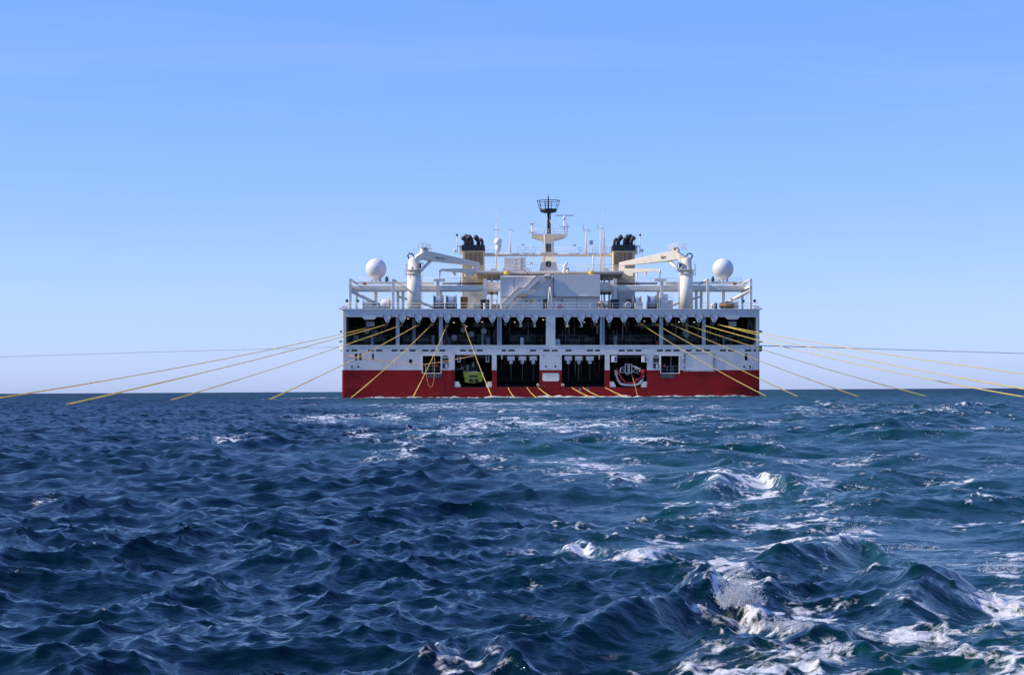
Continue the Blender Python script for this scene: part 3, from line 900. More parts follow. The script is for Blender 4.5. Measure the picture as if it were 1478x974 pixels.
# side doors and rounded windows with their frames and grilles
for (a, c, t, bt) in side_doors:
    fr_ = B().pbox(a - 1, a, t - 1, bt + 1, -0.08, 0.35).pbox(c, c + 1, t - 1, bt + 1, -0.08, 0.35)
    fr_.pbox(a, c, bt, bt + 1, -0.08, 0.35).pbox(a, c, t - 1, t, -0.08, 0.35)
    o = fr_.build('side_opening', 'upper', ship)
    rm = B(); x0, x1, z1, z0 = X(a), X(c), Z(t), Z(bt)
    rm.add([(x0, 0.33, z0), (x1, 0.33, z0), (x1, 5, z0), (x0, 5, z0), (x0, 0.33, z1), (x1, 0.33, z1), (x1, 5, z1), (x0, 5, z1)],
           [(0, 1, 2, 3), (7, 6, 5, 4), (3, 2, 6, 7), (0, 3, 7, 4), (2, 1, 5, 6)])
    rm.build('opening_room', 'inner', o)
    B().rail([P(a + 1, bt, 0.6), P(c - 1, bt, 0.6)], h=1.1, post=1.0, r=0.035).build('opening_rail', 'gear2', o)
    B().pbox(a + 14, a + 15, t, bt, 2.0, 0.1).build('door_post', 'gear2', o)
    g = B(); ga = a + 7 if a < 795 else a
    g.pbox(ga, ga + 19.5, 539.2, 545.5, -0.03, 0.02)
    gr = g.build('vent_grille', 'black', o)
    for k in range(8):
        B().pbox(ga + 0.7 + k * 2.4, ga + 1.7 + k * 2.4, 539.6, 545.1, -0.07, 0.035).build('slat', 'gear', gr)
    B().pbox(a + 4 if a > 795 else c - 6, (a + 6) if a > 795 else (c - 4), 525, 530, 1.0, 0.3).build('equipment_box', 'bright_red', o)
for (a, c, t, bt) in round_wins:
    o = B().pbox(a, c, t, bt, 0.20, 0.06).build('rounded_window', 'glass', ship)
    cr = B()
    for (uu, su) in ((a, 1), (c, -1)):
        for (vv, sv) in ((t, 1), (bt, -1)):
            q = [(uu, vv)] + [(uu + su * 3 * (1 - math.sin(math.pi / 2 * k / 5)), vv + sv * 3 * (1 - math.cos(math.pi / 2 * k / 5))) for k in range(6)]
            cr.prism([(X(m_[0]), Z(m_[1])) for m_ in q], 0.004, 0.2)
    cr.build('window_corner', 'white', o)
    B().pbox(a, c, t + 2.2, t + 3.2, 0.05, 0.1).build('window_bar', 'upper', o)
    B().pbox(a, c, t + 10.3, t + 11, 0.05, 0.1).build('window_bar', 'upper', o)
    B().pbox(a + 4.3, a + 7.5, t + 12.5, t + 18.5, 0.12, 0.07).build('window_inset', 'panel', o)
# dark backs of the oval holes
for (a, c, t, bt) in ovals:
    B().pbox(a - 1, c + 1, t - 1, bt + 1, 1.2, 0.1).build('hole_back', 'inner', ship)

# rounded white recess between the middle bays
pr = []
for (uu, vv, a0) in ((804.5, 540.5, 0), (785.5, 540.5, 90), (785.5, 547.5, 180), (804.5, 547.5, 270)):
    for k in range(6):
        an = math.radians(a0 + k * 18)
        pr.append((uu + 2.5 * math.cos(an), vv - 2.5 * math.sin(an)))
o = B().pprism(pr, -0.03, 0.04).build('stern_panel', 'panel', ship)
B().pbox(784, 806, 538.0, 539.0, -0.10, 0.12).build('panel_lip', 'gear2', o)

# big cargo door on the starboard quarter, with hinges
o = B().pbox(989.5, 1028.5, 510.8, 534.4, -0.05, 0.06).build('cargo_door', 'white', ship)
fb = B().pbox(987, 1031, 509, 510.4, -0.07, 0.08).pbox(987, 988.6, 510.4, 536, -0.07, 0.08).pbox(1029.4, 1031, 510.4, 536, -0.07, 0.08)
fb.build('door_frame', 'gear2', o)
for vv in (512, 518, 521.5, 529):
    for uu in (986.6, 1029.2):
        B().pbox(uu, uu + 2.2, vv, vv + 2.4, -0.16, 0.09).build('hinge', 'gear', o)
B().pbox(990, 1029, 534.6, 535.8, -0.10, 0.10).build('door_sill', 'gear2', o)

# rubbing strakes, corner lamps, small plates and scuppers
for (a, c, v_) in ((497, 535, 559.8), (497, 505, 534.6)):
    B().pbox(a, c, v_ - 0.6, v_ + 0.8, -0.14, 0.14).build('rubbing_strake', 'red', ship)
B().pbox(1033, 1093, 558.5, 559.6, -0.10, 0.10).build('rubbing_strake', 'red', ship)
for (a, c, v_) in ((1087, 1096, 534.4),):
    B().pbox(a, c, v_ - 0.6, v_ + 0.8, -0.14, 0.14).build('rubbing_strake', 'red', ship)
for u_ in (508.2, 1082.8):
    o = B().pbox(u_ - 2.9, u_ + 2.9, 526, 532, -0.03, 0.03).build('draught_plate', 'upper', ship)
    B().pbox(u_ - 2.3, u_ - 1.5, 526.5, 531.5, -0.045, 0.015).build('plate_bar', 'gear', o)
    B().pbox(u_ - .9, u_ + .9, 526.8, 531.4, -0.045, 0.015).build('plate_figure', 'mark', o)
for (u_, v_) in ((517, 529), (1074, 529), (787.7, 529), (801.5, 528.8)):
    B().lathe(P(u_, v_, -0.05), [(0.16, 0), (0.16, 0.05)], 12, 'Y').build('scupper', 'black', ship)
for (u_, v_) in ((503.6, 513.8), (784.6, 513.6), (805.6, 513.6), (633, 567), (1085, 567), (936, 566), (786, 557), (804, 557)):
    B().lathe(P(u_, v_, -0.06), [(0.09, 0), (0.09, 0.06)], 10, 'Y').build('eye_plate', 'gear', ship)
for (u_, v_) in ((837, 562.5), (848.5, 562)):
    B().lathe(P(u_, v_, -0.05), [(0.30, 0), (0.30, 0.05)], 14, 'Y').build('discharge_plate', 'gear', ship)
for (a, c, t, bt) in ((565, 580, 511, 534), (1058.5, 1066.5, 514, 523)):
    x0, x1, z1, z0 = X(a), X(c), Z(t), Z(bt)
    e = 0.05
    B().box(x0, x1, -0.012, 0, z1 - e, z1).box(x0, x1, -0.012, 0, z0, z0 + e).box(x0, x0 + e, -0.012, 0, z0 + e, z1 - e).box(x1 - e, x1, -0.012, 0, z0 + e, z1 - e).build('welded_seam', 'white', ship)
for (u_, s) in ((493.5, -1), (1097.5, 1)):
    xx = X(u_)
    B().box(xx - 0.35, xx + 0.35, 0.4, 1.2, Z(479.5), Z(477)).build('side_fairlead', 'black', ship)
    B().box(xx - 0.45, xx + 0.45, 0.5, 1.1, Z(494), Z(491.5)).build('side_lamp', 'gear', ship)
    B().lathe((xx, 0.9, Z(503)), [(0.25, -0.5), (0.42, -0.3), (0.42, 0.3), (0.25, 0.5)], 12, 'Z').build('side_roller', 'crane' if s < 0 else 'gear', ship)

# ------------------------------------------------------------------ superstructure
def mirrored(b):
    c = B()
    c.v = [(-x, y, z) for x, y, z in b.v]
    c.f = [tuple(reversed(f)) for f in b.f]
    c.smooth = list(b.smooth)
    return c
def loft(b, secs):
    n = len(secs[0])
    vs_ = [p for s in secs for p in s]
    fs = [tuple(range(n - 1, -1, -1)), tuple((len(secs) - 1) * n + k for k in range(n))]
    for i in range(len(secs) - 1):
        for k in range(n):
            k2 = (k + 1) % n
            fs.append((i * n + k, i * n + k2, (i + 1) * n + k2, (i + 1) * n + k))
    return b.add(vs_, fs)
SIDES = (-1, 1)
def both(fn, name, m, parents, bevel=0.0):
    """the same part on the port and the starboard side; fn() makes the port one"""
    res = []
    for s, par in zip(SIDES, parents):
        b = fn()
        res.append((b if s < 0 else mirrored(b)).build(name, m, par, bevel=bevel))
    return res
PAIR = (ship, ship)
ZD = Z_DECK + 0.02
def post(u0, u1, v0, d, depth=0.45):
    return lambda: B().box(X(u0, d), X(u1, d), d, d + depth, ZD, Z(v0, d))

# gantry frames over the aft deck
gan = []
for s in SIDES:
    g = B().pbox(505, 722, 411.6, 419.4, 9.0, 1.1)
    g = g if s < 0 else mirrored(g)
    gan.append(g.build('gantry_girder', 'upper', ship, bevel=0.12))
both(lambda: B().pbox(509, 720, 419.4, 421, 9.2, 0.7), 'girder_flange', 'crane', gan)
both(lambda: B().pbox(509, 590, 406.6, 410.2, 9.4, 0.5), 'upper_beam', 'upper', gan)
both(lambda: B().pbox(602, 626, 407.2, 411.2, 9.6, 0.5), 'upper_beam', 'upper', gan)
both(lambda: B().tube([P(638, 409.2, 9.5), P(700, 409.2, 9.5)], 0.14, 8), 'service_pipe', 'line', gan)
both(lambda: B().pbox(699, 722, 407, 411.6, 9.3, 0.6), 'walkway', 'crane', gan)
both(lambda: B().pbox(503.4, 507.4, 410.5, 415, 1.9, 8.0), 'side_girder', 'upper', gan)
both(post(503.6, 507.2, 402, 2.0), 'gantry_post', 'upper', gan, 0.03)
both(post(565.4, 569.4, 402.4, 2.0), 'gantry_post', 'upper', gan, 0.03)
both(post(513.4, 516.4, 419, 10.5), 'gantry_post', 'upper', gan)
both(post(540.2, 544.6, 419, 10.5), 'gantry_post', 'upper', gan)
both(post(572.4, 576.2, 419, 10.5), 'gantry_post', 'upper', gan)
both(post(579.6, 583.6, 419, 10.5), 'gantry_post', 'upper', gan)
both(post(629.8, 634.0, 402.6, 8.2), 'gantry_post', 'panel', gan)
both(lambda: B().pbox(626, 642, 402.4, 406, 8.1, 0.8), 'gantry_cap', 'panel', gan)
both(post(697, 702, 402, 8.2), 'gantry_post', 'panel', gan)
both(post(634.6, 638.4, 419, 11.0), 'gantry_post', 'upper', gan)
both(lambda: B().pprism([(697.5, 402.2), (701.5, 402.2), (708, 411.6), (697.5, 411.6)], 8.7, 0.25), 'gantry_knee', 'panel', gan)
both(lambda: B().tube([P(507, 420, 2.4), P(541, 437.5, 4.5)], 0.30, 4), 'diagonal_brace', 'upper', gan)
both(lambda: B().tube([P(506, 403.2, 2.3), P(516, 410, 9.0)], 0.20, 4), 'knee_brace', 'upper', gan)
both(lambda: B().tube([P(568, 403.4, 2.3), P(578, 410, 9.0)], 0.20, 4), 'knee_brace', 'upper', gan)
both(lambda: B().tube([P(606, 436, 7), P(628, 444.5, 6)], 0.22, 4), 'diagonal_brace', 'upper', gan)
both(lambda: B().tube([P(575, 428, 10.7), P(592, 433, 10.7)], 0.18, 4), 'diagonal_brace', 'upper', gan)
both(lambda: B().rail([P(516, 406.6, 9.6), P(562, 406.6, 9.6)], h=0.7, post=2.2, r=0.025), 'gantry_rail', 'upper', gan)
both(lambda: B().rail([P(607, 411, 9.8), P(695, 411, 9.8)], h=1.1, post=2.0, r=0.028), 'gantry_rail', 'upper', gan)
both(lambda: B().pbox(524, 529, 408.2, 411.2, 8.6, 0.3), 'junction_box', 'orange', gan)

# radomes on the gantry
for s in SIDES:
    d_ = 11.0; R = mm(15.1, d_)
    c = P(542.9, 388, d_)
    b = B().ball(c, R, 40)
    b = b if s < 0 else mirrored(b)
    rd = b.build('radome', 'radome', ship)
    b = B().lathe((c.x, c.y, 0), [(R * 0.50, Z(403.2, d_)), (R * 0.52, Z(400, d_)), (R * 0.62, Z(398.5, d_))], 28)
    (b if s < 0 else mirrored(b)).build('radome_skirt', 'radome', rd)
    b = B()
    for k in range(8):
        a = k * math.pi / 4 + 0.2
        q = Vector((c.x + R * 0.46 * math.cos(a), c.y + R * 0.46 * math.sin(a), 0))
        b.tube([q + Vector((0, 0, Z(406.8, d_))), q + Vector((0, 0, Z(402.6, d_)))], 0.09, 6)
    (b if s < 0 else mirrored(b)).build('radome_legs', 'gear2', rd)
    b = B().box(c.x - 2.0, c.x + 2.0, 9.9, 12.5, Z(407.4, d_), Z(406.6, d_))
    (b if s < 0 else mirrored(b)).build('radome_platform', 'upper', rd)
    b = B().torus(c, R + 0.005, 0.012, 40, 4, 'Z')
    (b if s < 0 else mirrored(b)).build('radome_seam', 'panel', rd)
    g = B().lathe(P(558.2, 406.4, 9.6), [(0.27, 0), (0.30, 0.45), (0.22, 0.62), (0.16, 0.85), (0.05, 0.92)], 12)
    (g if s < 0 else mirrored(g)).build('green_beacon', 'green', ship)

# slewing cranes
for s in SIDES:
    mk = lambda b: (b if s < 0 else mirrored(b))
    dc = 6.2
    cx_ = X(597.5, dc)
    r0 = mm(9.6, dc)
    colm = mk(B().lathe((cx_, dc, 0), [(r0, ZD), (r0, Z(398.2, dc)), (r0 * 0.93, Z(398.0, dc)), (r0 * 0.93, Z(396.4, dc)), (r0 * 1.12, Z(396.3, dc)), (r0 * 1.12, Z(394.6, dc))], 32, smooth=False))
    cr = colm.build('deck_crane', 'upper', ship)
    for p in cr.data.polygons: p.use_smooth = len(p.vertices) == 4 and abs(p.normal.z) < 0.3
    mk(B().lathe((cx_, dc, 0), [(r0 * 1.02, Z(394.6, dc)), (r0 * 1.02, Z(390, dc)), (r0 * 0.86, Z(389.6, dc)), (r0 * 0.80, Z(374.5, dc)), (r0 * 0.45, Z(371.5, dc))], 24)).build('slew_housing', 'crane', cr)
    mk(B().lathe((cx_, dc, 0), [(r0 * 1.25, Z(390.2, dc)), (r0 * 1.25, Z(389.6, dc))], 24)).build('platform', 'crane', cr)
    # boom: runs inboard and a little forward
    def bd(u): return dc + max(0.0, (u - 600) / 90.0) * 6.0
    def sec(u, vt, vb, hw):
        d_ = bd(u); nx, ny = -0.5, 0.86
        c0, c1 = P(u, vt, d_), P(u, vb, d_)
        o_ = Vector((nx * hw, ny * hw, 0))
        return [c0 - o_, c0 + o_, c1 + o_, c1 - o_]
    bm_ = loft(B(), [sec(603, 369, 374, 0.45), sec(611, 362.5, 375, 0.55), sec(622, 363.6, 377, 0.55), sec(640, 367.6, 379, 0.5), (sec(656, 371.2, 380.8, 0.45)),
                     sec(688, 378.2, 383.6, 0.36), sec(691, 379.2, 384.2, 0.34)])
    boom = mk(bm_).build('boom', 'crane', cr, bevel=0.04)
    mk(loft(B(), [sec(598, 371, 377, 0.7), sec(605, 366.5, 377, 0.7), sec(610, 363, 371, 0.6)])).build('boom_heel', 'crane', cr)
    mk(loft(B(), [sec(608, 359, 364, 0.35), sec(617, 357.8, 364.5, 0.35)])).build('winch_head', 'crane', cr)
    mk(loft(B(), [sec(610.5, 357, 361, 0.38), sec(614, 357, 361, 0.38)])).build('winch_drum', 'gear', cr)
    mk(loft(B(), [sec(683.5, 381, 390, 0.30), sec(691.5, 379.4, 391, 0.30)])).build('boom_tip', 'crane', cr)
    mk(loft(B(), [sec(635, 388.4, 391.0, 0.22), sec(652, 387.8, 392.4, 0.25), sec(670, 387.6, 394.0, 0.28), sec(684, 387.6, 395.2, 0.28), sec(692, 386.8, 390.6, 0.28)])).build('folding_jib', 'crane', cr)
    mk(B().lathe(P(634.8, 392.2, bd(634)), [(0.24, -0.18), (0.44, -0.14), (0.44, 0.14), (0.24, 0.18)], 16, 'X')).build('jib_sheave', 'crane', cr)
    mk(loft(B(), [sec(654, 392, 398.0, 0.2), sec(657, 392, 398, 0.2)])).build('jib_lug', 'crane', cr)
    mk(loft(B(), [sec(672, 394.5, 398.5, 0.3), sec(682, 394.5, 398.5, 0.3)])).build('hook_block', 'crane', cr)
    mk(B().tube([P(634.8, 396, bd(634)), P(634.6, 401.5, bd(634))], 0.07, 5)).build('hoist_wire', 'gear', cr)
    mk(B().tube([P(607, 391.5, dc - 0.9), P(621.5, 377, bd(621))], 0.24, 8)).build('luffing_strut', 'crane', cr)
    mk(B().tube([P(609, 388, dc + 0.6), P(619, 377.4, bd(619) + .5)], 0.16, 8)).build('luffing_ram', 'steel', cr)
    mk(B().pbox(603, 611, 379, 380, 5.0, 1.2).pbox(603, 611, 388.4, 389.4, 5.0, 1.2).pbox(603, 604, 380, 388.4, 5.0, 0.2).pbox(610, 611, 380, 388.4, 5.0, .2)).build('cab_frame', 'upper', cr)
    mk(B().pbox(605.5, 607.8, 380.5, 387, 5.3, 0.5)).build('cab_seat', 'black', cr)
    mk(B().tube([P(591, 374.5, dc), P(588.4, 369, dc), P(590.5, 366, dc), P(595, 366.2, dc), P(597.6, 370.5, dc)], 0.13, 6)).build('hydraulic_hose', 'navy', cr)
    rl = B()
    rl.rail([P(597, 362, bd(604) - 0.9), P(609, 359.5, bd(609) - 0.9), P(623, 362.6, bd(623) - 0.6)], h=1.0, post=0.8, r=0.028, bars=3)
    rl.rail([P(597, 362, bd(604) + 0.9), P(609, 359, bd(609) + 0.9), P(622, 361.6, bd(623) + 0.6)], h=1.0, post=0.8, r=0.028, bars=3)
    mk(rl).build('boom_rail', 'upper', cr)
    lad = B()
    for uu in (584.4, 587.4):
        lad.tube([P(uu, 398, 5.2), P(uu, 379.5, 5.2)], 0.045, 4)
    for k in range(9):
        lad.tube([P(584.4, 380 + k * 2.2, 5.2), P(587.4, 380 + k * 2.2, 5.2)], 0.04, 4)
    mk(lad).build('ladder_cage', 'upper', cr)
    ld2 = B()
    for uu in (607.2, 609.2):
        ld2.tube([P(uu, 446.5, 6.0), P(uu, 397, 6.0)], 0.035, 4)
    for k in range(22):
        ld2.tube([P(607.2, 399 + k * 2.15, 6.0), P(609.2, 399 + k * 2.15, 6.0)], 0.03, 4)
    mk(ld2).build('column_ladder', 'upper', cr)
    # lettering on the boom's aft face
    for txt, uu, vv, sz in (("33m", 625.5, 373.6, 0.62), ("10t", 634.5, 374.2, 0.46)):
        cu = bpy.data.curves.new('boom_lettering', 'FONT')
        cu.body = txt; cu.size = sz; cu.extrude = 0.004
        cu.materials.append(M['mark'])
        tmp = bpy.data.objects.new('boom_lettering', cu)
        tme = bpy.data.meshes.new_from_object(tmp)
        bpy.data.objects.remove(tmp)
        t_ = bpy.data.objects.new('boom_lettering', tme); col.objects.link(t_); t_.parent = cr
        if not tme.materials: tme.materials.append(M['mark'])
        if s < 0:
            p0, p1 = P(uu, vv, bd(uu)), P(uu + 6, vv + 0.9, bd(uu + 6))
        else:
            ue = uu + (6.5 if txt == "33m" else -3.5)
            p0 = P(ue, vv, bd(ue)); p1 = P(ue - 6, vv - 0.9, bd(ue - 6))
            p0 = Vector((-p0.x, p0.y, p0.z)); p1 = Vector((-p1.x, p1.y, p1.z))
        ex = (p1 - p0).normalized()
        ny_ = Vector((0.5, -0.86, 0)) if s < 0 else Vector((-0.5, -0.86, 0))
        ny_ = (ny_ - ex * ny_.dot(ex)).normalized()
        ez = ny_.cross(ex)
        pos = p0 + ny_ * 0.58
        t_.matrix_local = Matrix(((ex.x, ez.x, ny_.x, pos.x), (ex.y, ez.y, ny_.y, pos.y), (ex.z, ez.z, ny_.z, pos.z), (0, 0, 0, 1)))

# funnels
for s in SIDES:
    mk = lambda b: (b if s < 0 else mirrored(b))
    df = 20.0
    b = B().box(X(667.2, df), X(698.8, df), df, df + 5.5, Z(413, df), Z(361.8, df))
    fu = mk(b).build('funnel', 'cream', ship, bevel=0.06)
    mk(B().box(X(667.0, df), X(699.2, df), df - 0.05, df + 5.6, ZD, Z(413, df))).build('funnel_base', 'upper', fu)
    mk(B().box(X(666.6, df), X(699.4, df), df - 0.12, df + 5.7, Z(361.8, df), Z(353.2, df))).build('funnel_top', 'navy', fu, bevel=0.05)
    mk(B().pbox(671, 697.2, 364, 382.6, df - 0.03, 0.05)).build('louvre_back', 'line', fu)
    for k in range(13):
        v0 = 364.2 + k * 1.42
        mk(B().pbox(671.2, 697.0, v0, v0 + 0.85, df - 0.10, 0.09)).build('louvre_slat', 'louvre', fu)
    for uu in (677.5, 684, 690.5):
        mk(B().pbox(uu - .35, uu + .35, 364, 382.6, df - 0.13, 0.12)).build('louvre_mullion', 'louvre', fu)
    for uu, vv, lean, r_ in ((672, 343.2, -3.6, .34), (676.5, 341.4, -4.4, .42), (681.0, 342.0, -4.4, .42), (690.6, 342.2, -4.2, .40), (696, 345.4, -2.2, .26)):
        dd = df + 1.2 + random.uniform(0, 2.5)
        q = [P(uu, 353.5, dd), P(uu, 348.8, dd), P(uu + lean * 0.25, 346.4, dd), P(uu + lean * 0.7, vv + 1.2, dd - 0.15), P(uu + lean * 1.3, vv - 0.6, dd - 0.3)]
        mk(B().tube(q, [r_ * 0.9, r_ * 0.9, r_, r_ * 1.15, r_ * 1.2], 12)).build('exhaust_pipe', 'soot', fu)
    mk(B().rail([P(668, 353.2, df), P(698.5, 353.2, df)], h=0.6, post=1.5, r=0.02)).build('funnel_rail', 'soot', fu)
    mk(B().pbox(659.5, 667, 354.5, 355.6, df + 0.3, 1.2).pbox(663.5, 667, 356, 367, df + .4, 0.8)).build('lamp_platform', 'upper', fu)
    mk(B().tube([P(660, 366, df + 0.5), P(659.8, 340.5, df + 0.5)], 0.09, 6)).build('lamp_post', 'upper', fu)
    mk(B().ball(P(659.6, 339.4, df + .5), 0.22, 10)).build('lamp_head', 'black', fu)
    mk(B().ball(P(656.8, 361.4, df + .6), 0.30, 12)).build('search_light', 'panel', fu)
    mk(B().tube([P(656.6, 364, df + .6), P(656.4, 379, df + .6)], 0.03, 4)).build('lamp_cable', 'gear2', fu)
    mk(B().tube([P(664.5, 412, df - .2), P(664.5, 392, df - .2)], 0.12, 6).tube([P(661, 412, df - .3), P(664, 403, df - .3)], .09, 5)).build('vent_pipe', 'upper', fu)

# deckhouse between the funnels
dh = 6.0
house = B().box(X(722.5, dh), X(798.2, dh), dh, 19, ZD, Z(397.4, dh)).build('deckhouse', 'panel', ship, bevel=0.04)
B().box(X(798.3, dh), X(866.2, dh), dh - 0.35, 18.8, Z(428.8, dh), Z(396.6, dh)).build('upper_casing', 'panel', house, bevel=0.05)
B().box(X(798.3, dh), X(866.0, dh), dh + 0.2, 18.7, ZD, Z(428.9, dh)).build('lower_casing', 'panel', house)
B().box(X(722.6, dh) - 0.06, X(722.6, dh) + 0.1, dh - 0.1, dh, ZD, Z(398, dh)).build('corner_strip', 'upper', house)
B().pbox(722, 768, 399.6, 400.5, dh - 0.22, 0.22).build('roof_gutter', 'upper', house)
B().pbox(741.8, 742.3, 400.6, 432, dh - 0.02, 0.03).build('plate_seam', 'line', house)
B().pbox(722.6, 866.0, 428.4, 429.0, dh - 0.42, 0.05).build('casing_edge', 'line', house)
# stair in two flights with its stringer and trim
st = loft(B(), [[P(726, 438.5, 5.2), P(726, 447, 5.2), P(726, 447, 5.9), P(726, 438.5, 5.9)],
                [P(748.5, 416.5, 5.2), P(748.5, 424, 5.2), P(748.5, 424, 5.9), P(748.5, 416.5, 5.9)],
                [P(757.5, 416.5, 5.2), P(757.5, 424, 5.2), P(757.5, 424, 5.9), P(757.5, 416.5, 5.9)],
                [P(778.5, 395, 5.2), P(781.5, 402, 5.2), P(781.5, 402, 5.9), P(778.5, 395, 5.9)]])
so = st.build('stairway', 'panel', house)
B().tube([P(725.6, 446, 5.1), P(725.6, 438.6, 5.1), P(748.5, 415.8, 5.1), P(757.5, 415.8, 5.1), P(779, 394, 5.1)], 0.055, 5).build('handrail', 'line', so)
B().pbox(749.5, 761, 426.2, 428.2, 5.0, 0.9).build('landing_light', 'tan', so)
for k in range(9):
    uu = 728 + k * 2.4; vv = 439 - k * 2.35 + 5
    B().pbox(uu, uu + 2.0, vv, vv + 0.5, 5.12, 0.07).build('stair_tread', 'upper', so)
# doors, signs, boxes on the deckhouse wall
o = B().pbox(764, 769.6, 431.4, 446.9, dh - 0.06, 0.06).build('white_door', 'upper', house)
B().pprism([(763.6 + 0.6, 432), (769, 432), (768.8, 436.5), (766.8, 439), (765, 436.8)], dh - 0.10, 0.04).build('door_badge', 'yellow', o)
o = B().pbox(783.4, 791.5, 431.2, 446.9, dh - 0.05, 0.05).build('dark_door', 'glass', house)
B().pbox(782.8, 783.4, 430.6, 446.9, dh - 0.09, 0.09).pbox(783.4, 791.5, 430.6, 431.2, dh - 0.09, 0.09).build('door_frame', 'upper', o)
o = B().pbox(801.8, 808.2, 431, 443, dh + 0.12, 0.08).build('notice_board', 'upper', house)
B().pbox(803, 807, 432.2, 433.4, dh + 0.10, 0.02).build('notice_heading', 'lifered', o)
B().pbox(817, 832.5, 429.2, 446.9, dh + 0.14, 0.06).build('service_door', 'panel', house)
B().pbox(832.8, 858, 431, 446.9, dh + 0.14, 0.06).build('service_door', 'panel', house)
B().pbox(832.6, 833.0, 430.8, 446.9, dh + 0.10, 0.05).build('door_gap', 'line', house)
B().pbox(816, 852, 426.2, 428.2, dh - 0.45, 0.1).build('door_canopy', 'panel', house)
B().pbox(858.6, 860.6, 429, 446.9, dh - 0.1, 0.3).build('drain_pipe', 'upper', house)
for (uu, vv) in ((759.8, 434.6), (778, 433.2), (811, 433.3)):
    B().pbox(uu - 0.9, uu + 0.9, vv - 0.9, vv + 0.9, dh - 0.08, 0.3).build('deck_light', 'black', house)
B().pbox(785.5, 796, 398.2, 399.6, 5.0, 1.0).build('lamp_bracket', 'gear2', house)
for uu in (788, 790.5, 793):
    B().ball(P(uu, 397.4, 5.3), 0.2, 10).build('flood_lamp', 'upper', house)
B().torus(P(800.5, 426.2, 5.5), 0.22, 0.03, 14, 5).build('hose_loop', 'line', house)
B().tube([P(798.6, 397, 5.5), P(798.6, 428, 5.5)], 0.05, 5).build('conduit', 'line', house)

# boat deck over it, railings, box and mast
bdk = B().box(X(688, 9), X(900, 9), 9.0, 29, Z(395.6, 9), Z(391.6, 9)).build('boat_deck', 'tan', ship)
B().box(X(687.5, 8.9), X(900.5, 8.9), 8.85, 9.0, Z(393.4, 9), Z(391.2, 9)).build('deck_edge', 'upper', bdk)
B().rail([P(700, 391.4, 9.3), P(776, 391.4, 9.3)], h=1.1, post=1.6, r=0.03).build('deck_rail', 'upper', bdk)
B().rail([P(804, 391.4, 9.3), P(896, 391.4, 9.3)], h=1.1, post=1.6, r=0.03).build('deck_rail', 'upper', bdk)
for (a, c, m_) in ((708, 711.5, 'panel'), (717, 719, 'upper'), (871, 873.5, 'panel'), (878, 881, 'upper'), (701, 703, 'upper'), (868, 869, 'black'), (884, 887, 'upper')):
    B().box(X(a, 14), X(c, 14), 14, 14.4, ZD, Z(394, 14)).build('deck_pillar', m_, bdk)
both(lambda: B().box(X(700, 15), X(721, 15), 15, 15.6, Z(412.5, 15), Z(408.6, 15)), 'cross_girder', 'tan', (bdk, bdk))
both(lambda: B().box(X(703, 14), X(719, 14), 14, 15, Z(425, 14), Z(420.5, 14)), 'lower_girder', 'tan', (bdk, bdk))
cab = B().box(X(727.6, 15), X(759.2, 15), 15, 18, Z(390.6, 15), Z(371.8, 15)).build('container_house', 'panel', ship, bevel=0.03)
for uu in (742.6, 752.2):
    B().pbox(uu - .2, uu + .2, 372.4, 390.2, 14.96, 0.05).build('panel_joint', 'line', cab)
B().rail([P(742.5, 390, 14.8), P(759, 390, 14.8)], h=2.2, post=0.8, r=0.03, bars=3).build('container_ladder', 'upper', cab)

# top bridge between the funnels
tb = B().box(X(699, 24), X(886, 24), 24, 25.4, Z(369.6, 24), Z(365.0, 24)).build('top_bridge', 'upper', ship, bevel=0.25)
B().rail([P(700, 364.9, 24.2), P(783, 364.9, 24.2)], h=0.95, post=1.4, r=0.03).build('bridge_rail', 'upper', tb)
B().rail([P(801, 364.9, 24.2), P(884, 364.9, 24.2)], h=0.95, post=1.4, r=0.03).build('bridge_rail', 'upper', tb)
B().box(X(780, 23.8), X(803, 23.8), 23.7, 24.6, Z(366.2, 24), Z(364.6, 24)).build('bridge_step', 'upper', tb)

# tower mast
dt = 26.0
def ring(u0, u1, v, d0, d1):
    return [Vector((X(u0, dt), d0, Z(v, dt))), Vector((X(u1, dt), d0, Z(v, dt))), Vector((X(u1, dt), d1, Z(v, dt))), Vector((X(u0, dt), d1, Z(v, dt)))]
tw = loft(B(), [ring(777.5, 806.5, 392, dt - 1, dt + 3), ring(778.5, 805.5, 389, dt - 1, dt + 3), ring(783.4, 799.8, 370, dt, dt + 2.4), ring(783.6, 799.6, 345.5, dt, dt + 2.4)]).build('tower_mast', 'upper', ship)
pf = loft(B(), [ring(780, 803, 346.2, dt - .3, dt + 2.6), ring(767.6, 816.6, 341.5, dt - 1.2, dt + 3.4), ring(767.4, 816.8, 338.2, dt - 1.2, dt + 3.4)]).build('mast_platform', 'crane', tw)
B().rail([P(767.8, 338.2, dt - 1.1), P(816.4, 338.2, dt - 1.1)], h=0.95, post=1.1, r=0.028).build('platform_rail', 'upper', pf)
o = B().pbox(788, 795.2, 352, 363.6, dt - 0.06, 0.1).build('tower_door', 'glass', tw)
B().pbox(790.6, 794.0, 353, 363.6, dt - 0.09, 0.04).build('door_leaf', 'gear', o)
o = B().pbox(788, 795.2, 377, 388.6, dt - 0.8, 0.2).build('tower_door', 'glass', tw)
B().pbox(790.6, 794.0, 378, 388.6, dt - 0.84, 0.05).build('door_leaf', 'gear', o)
B().tube([P(785.6, 391, dt - 1.3), P(786.0, 338, dt - 1.25)], 0.10, 6).build('cable_trunk', 'upper', tw)
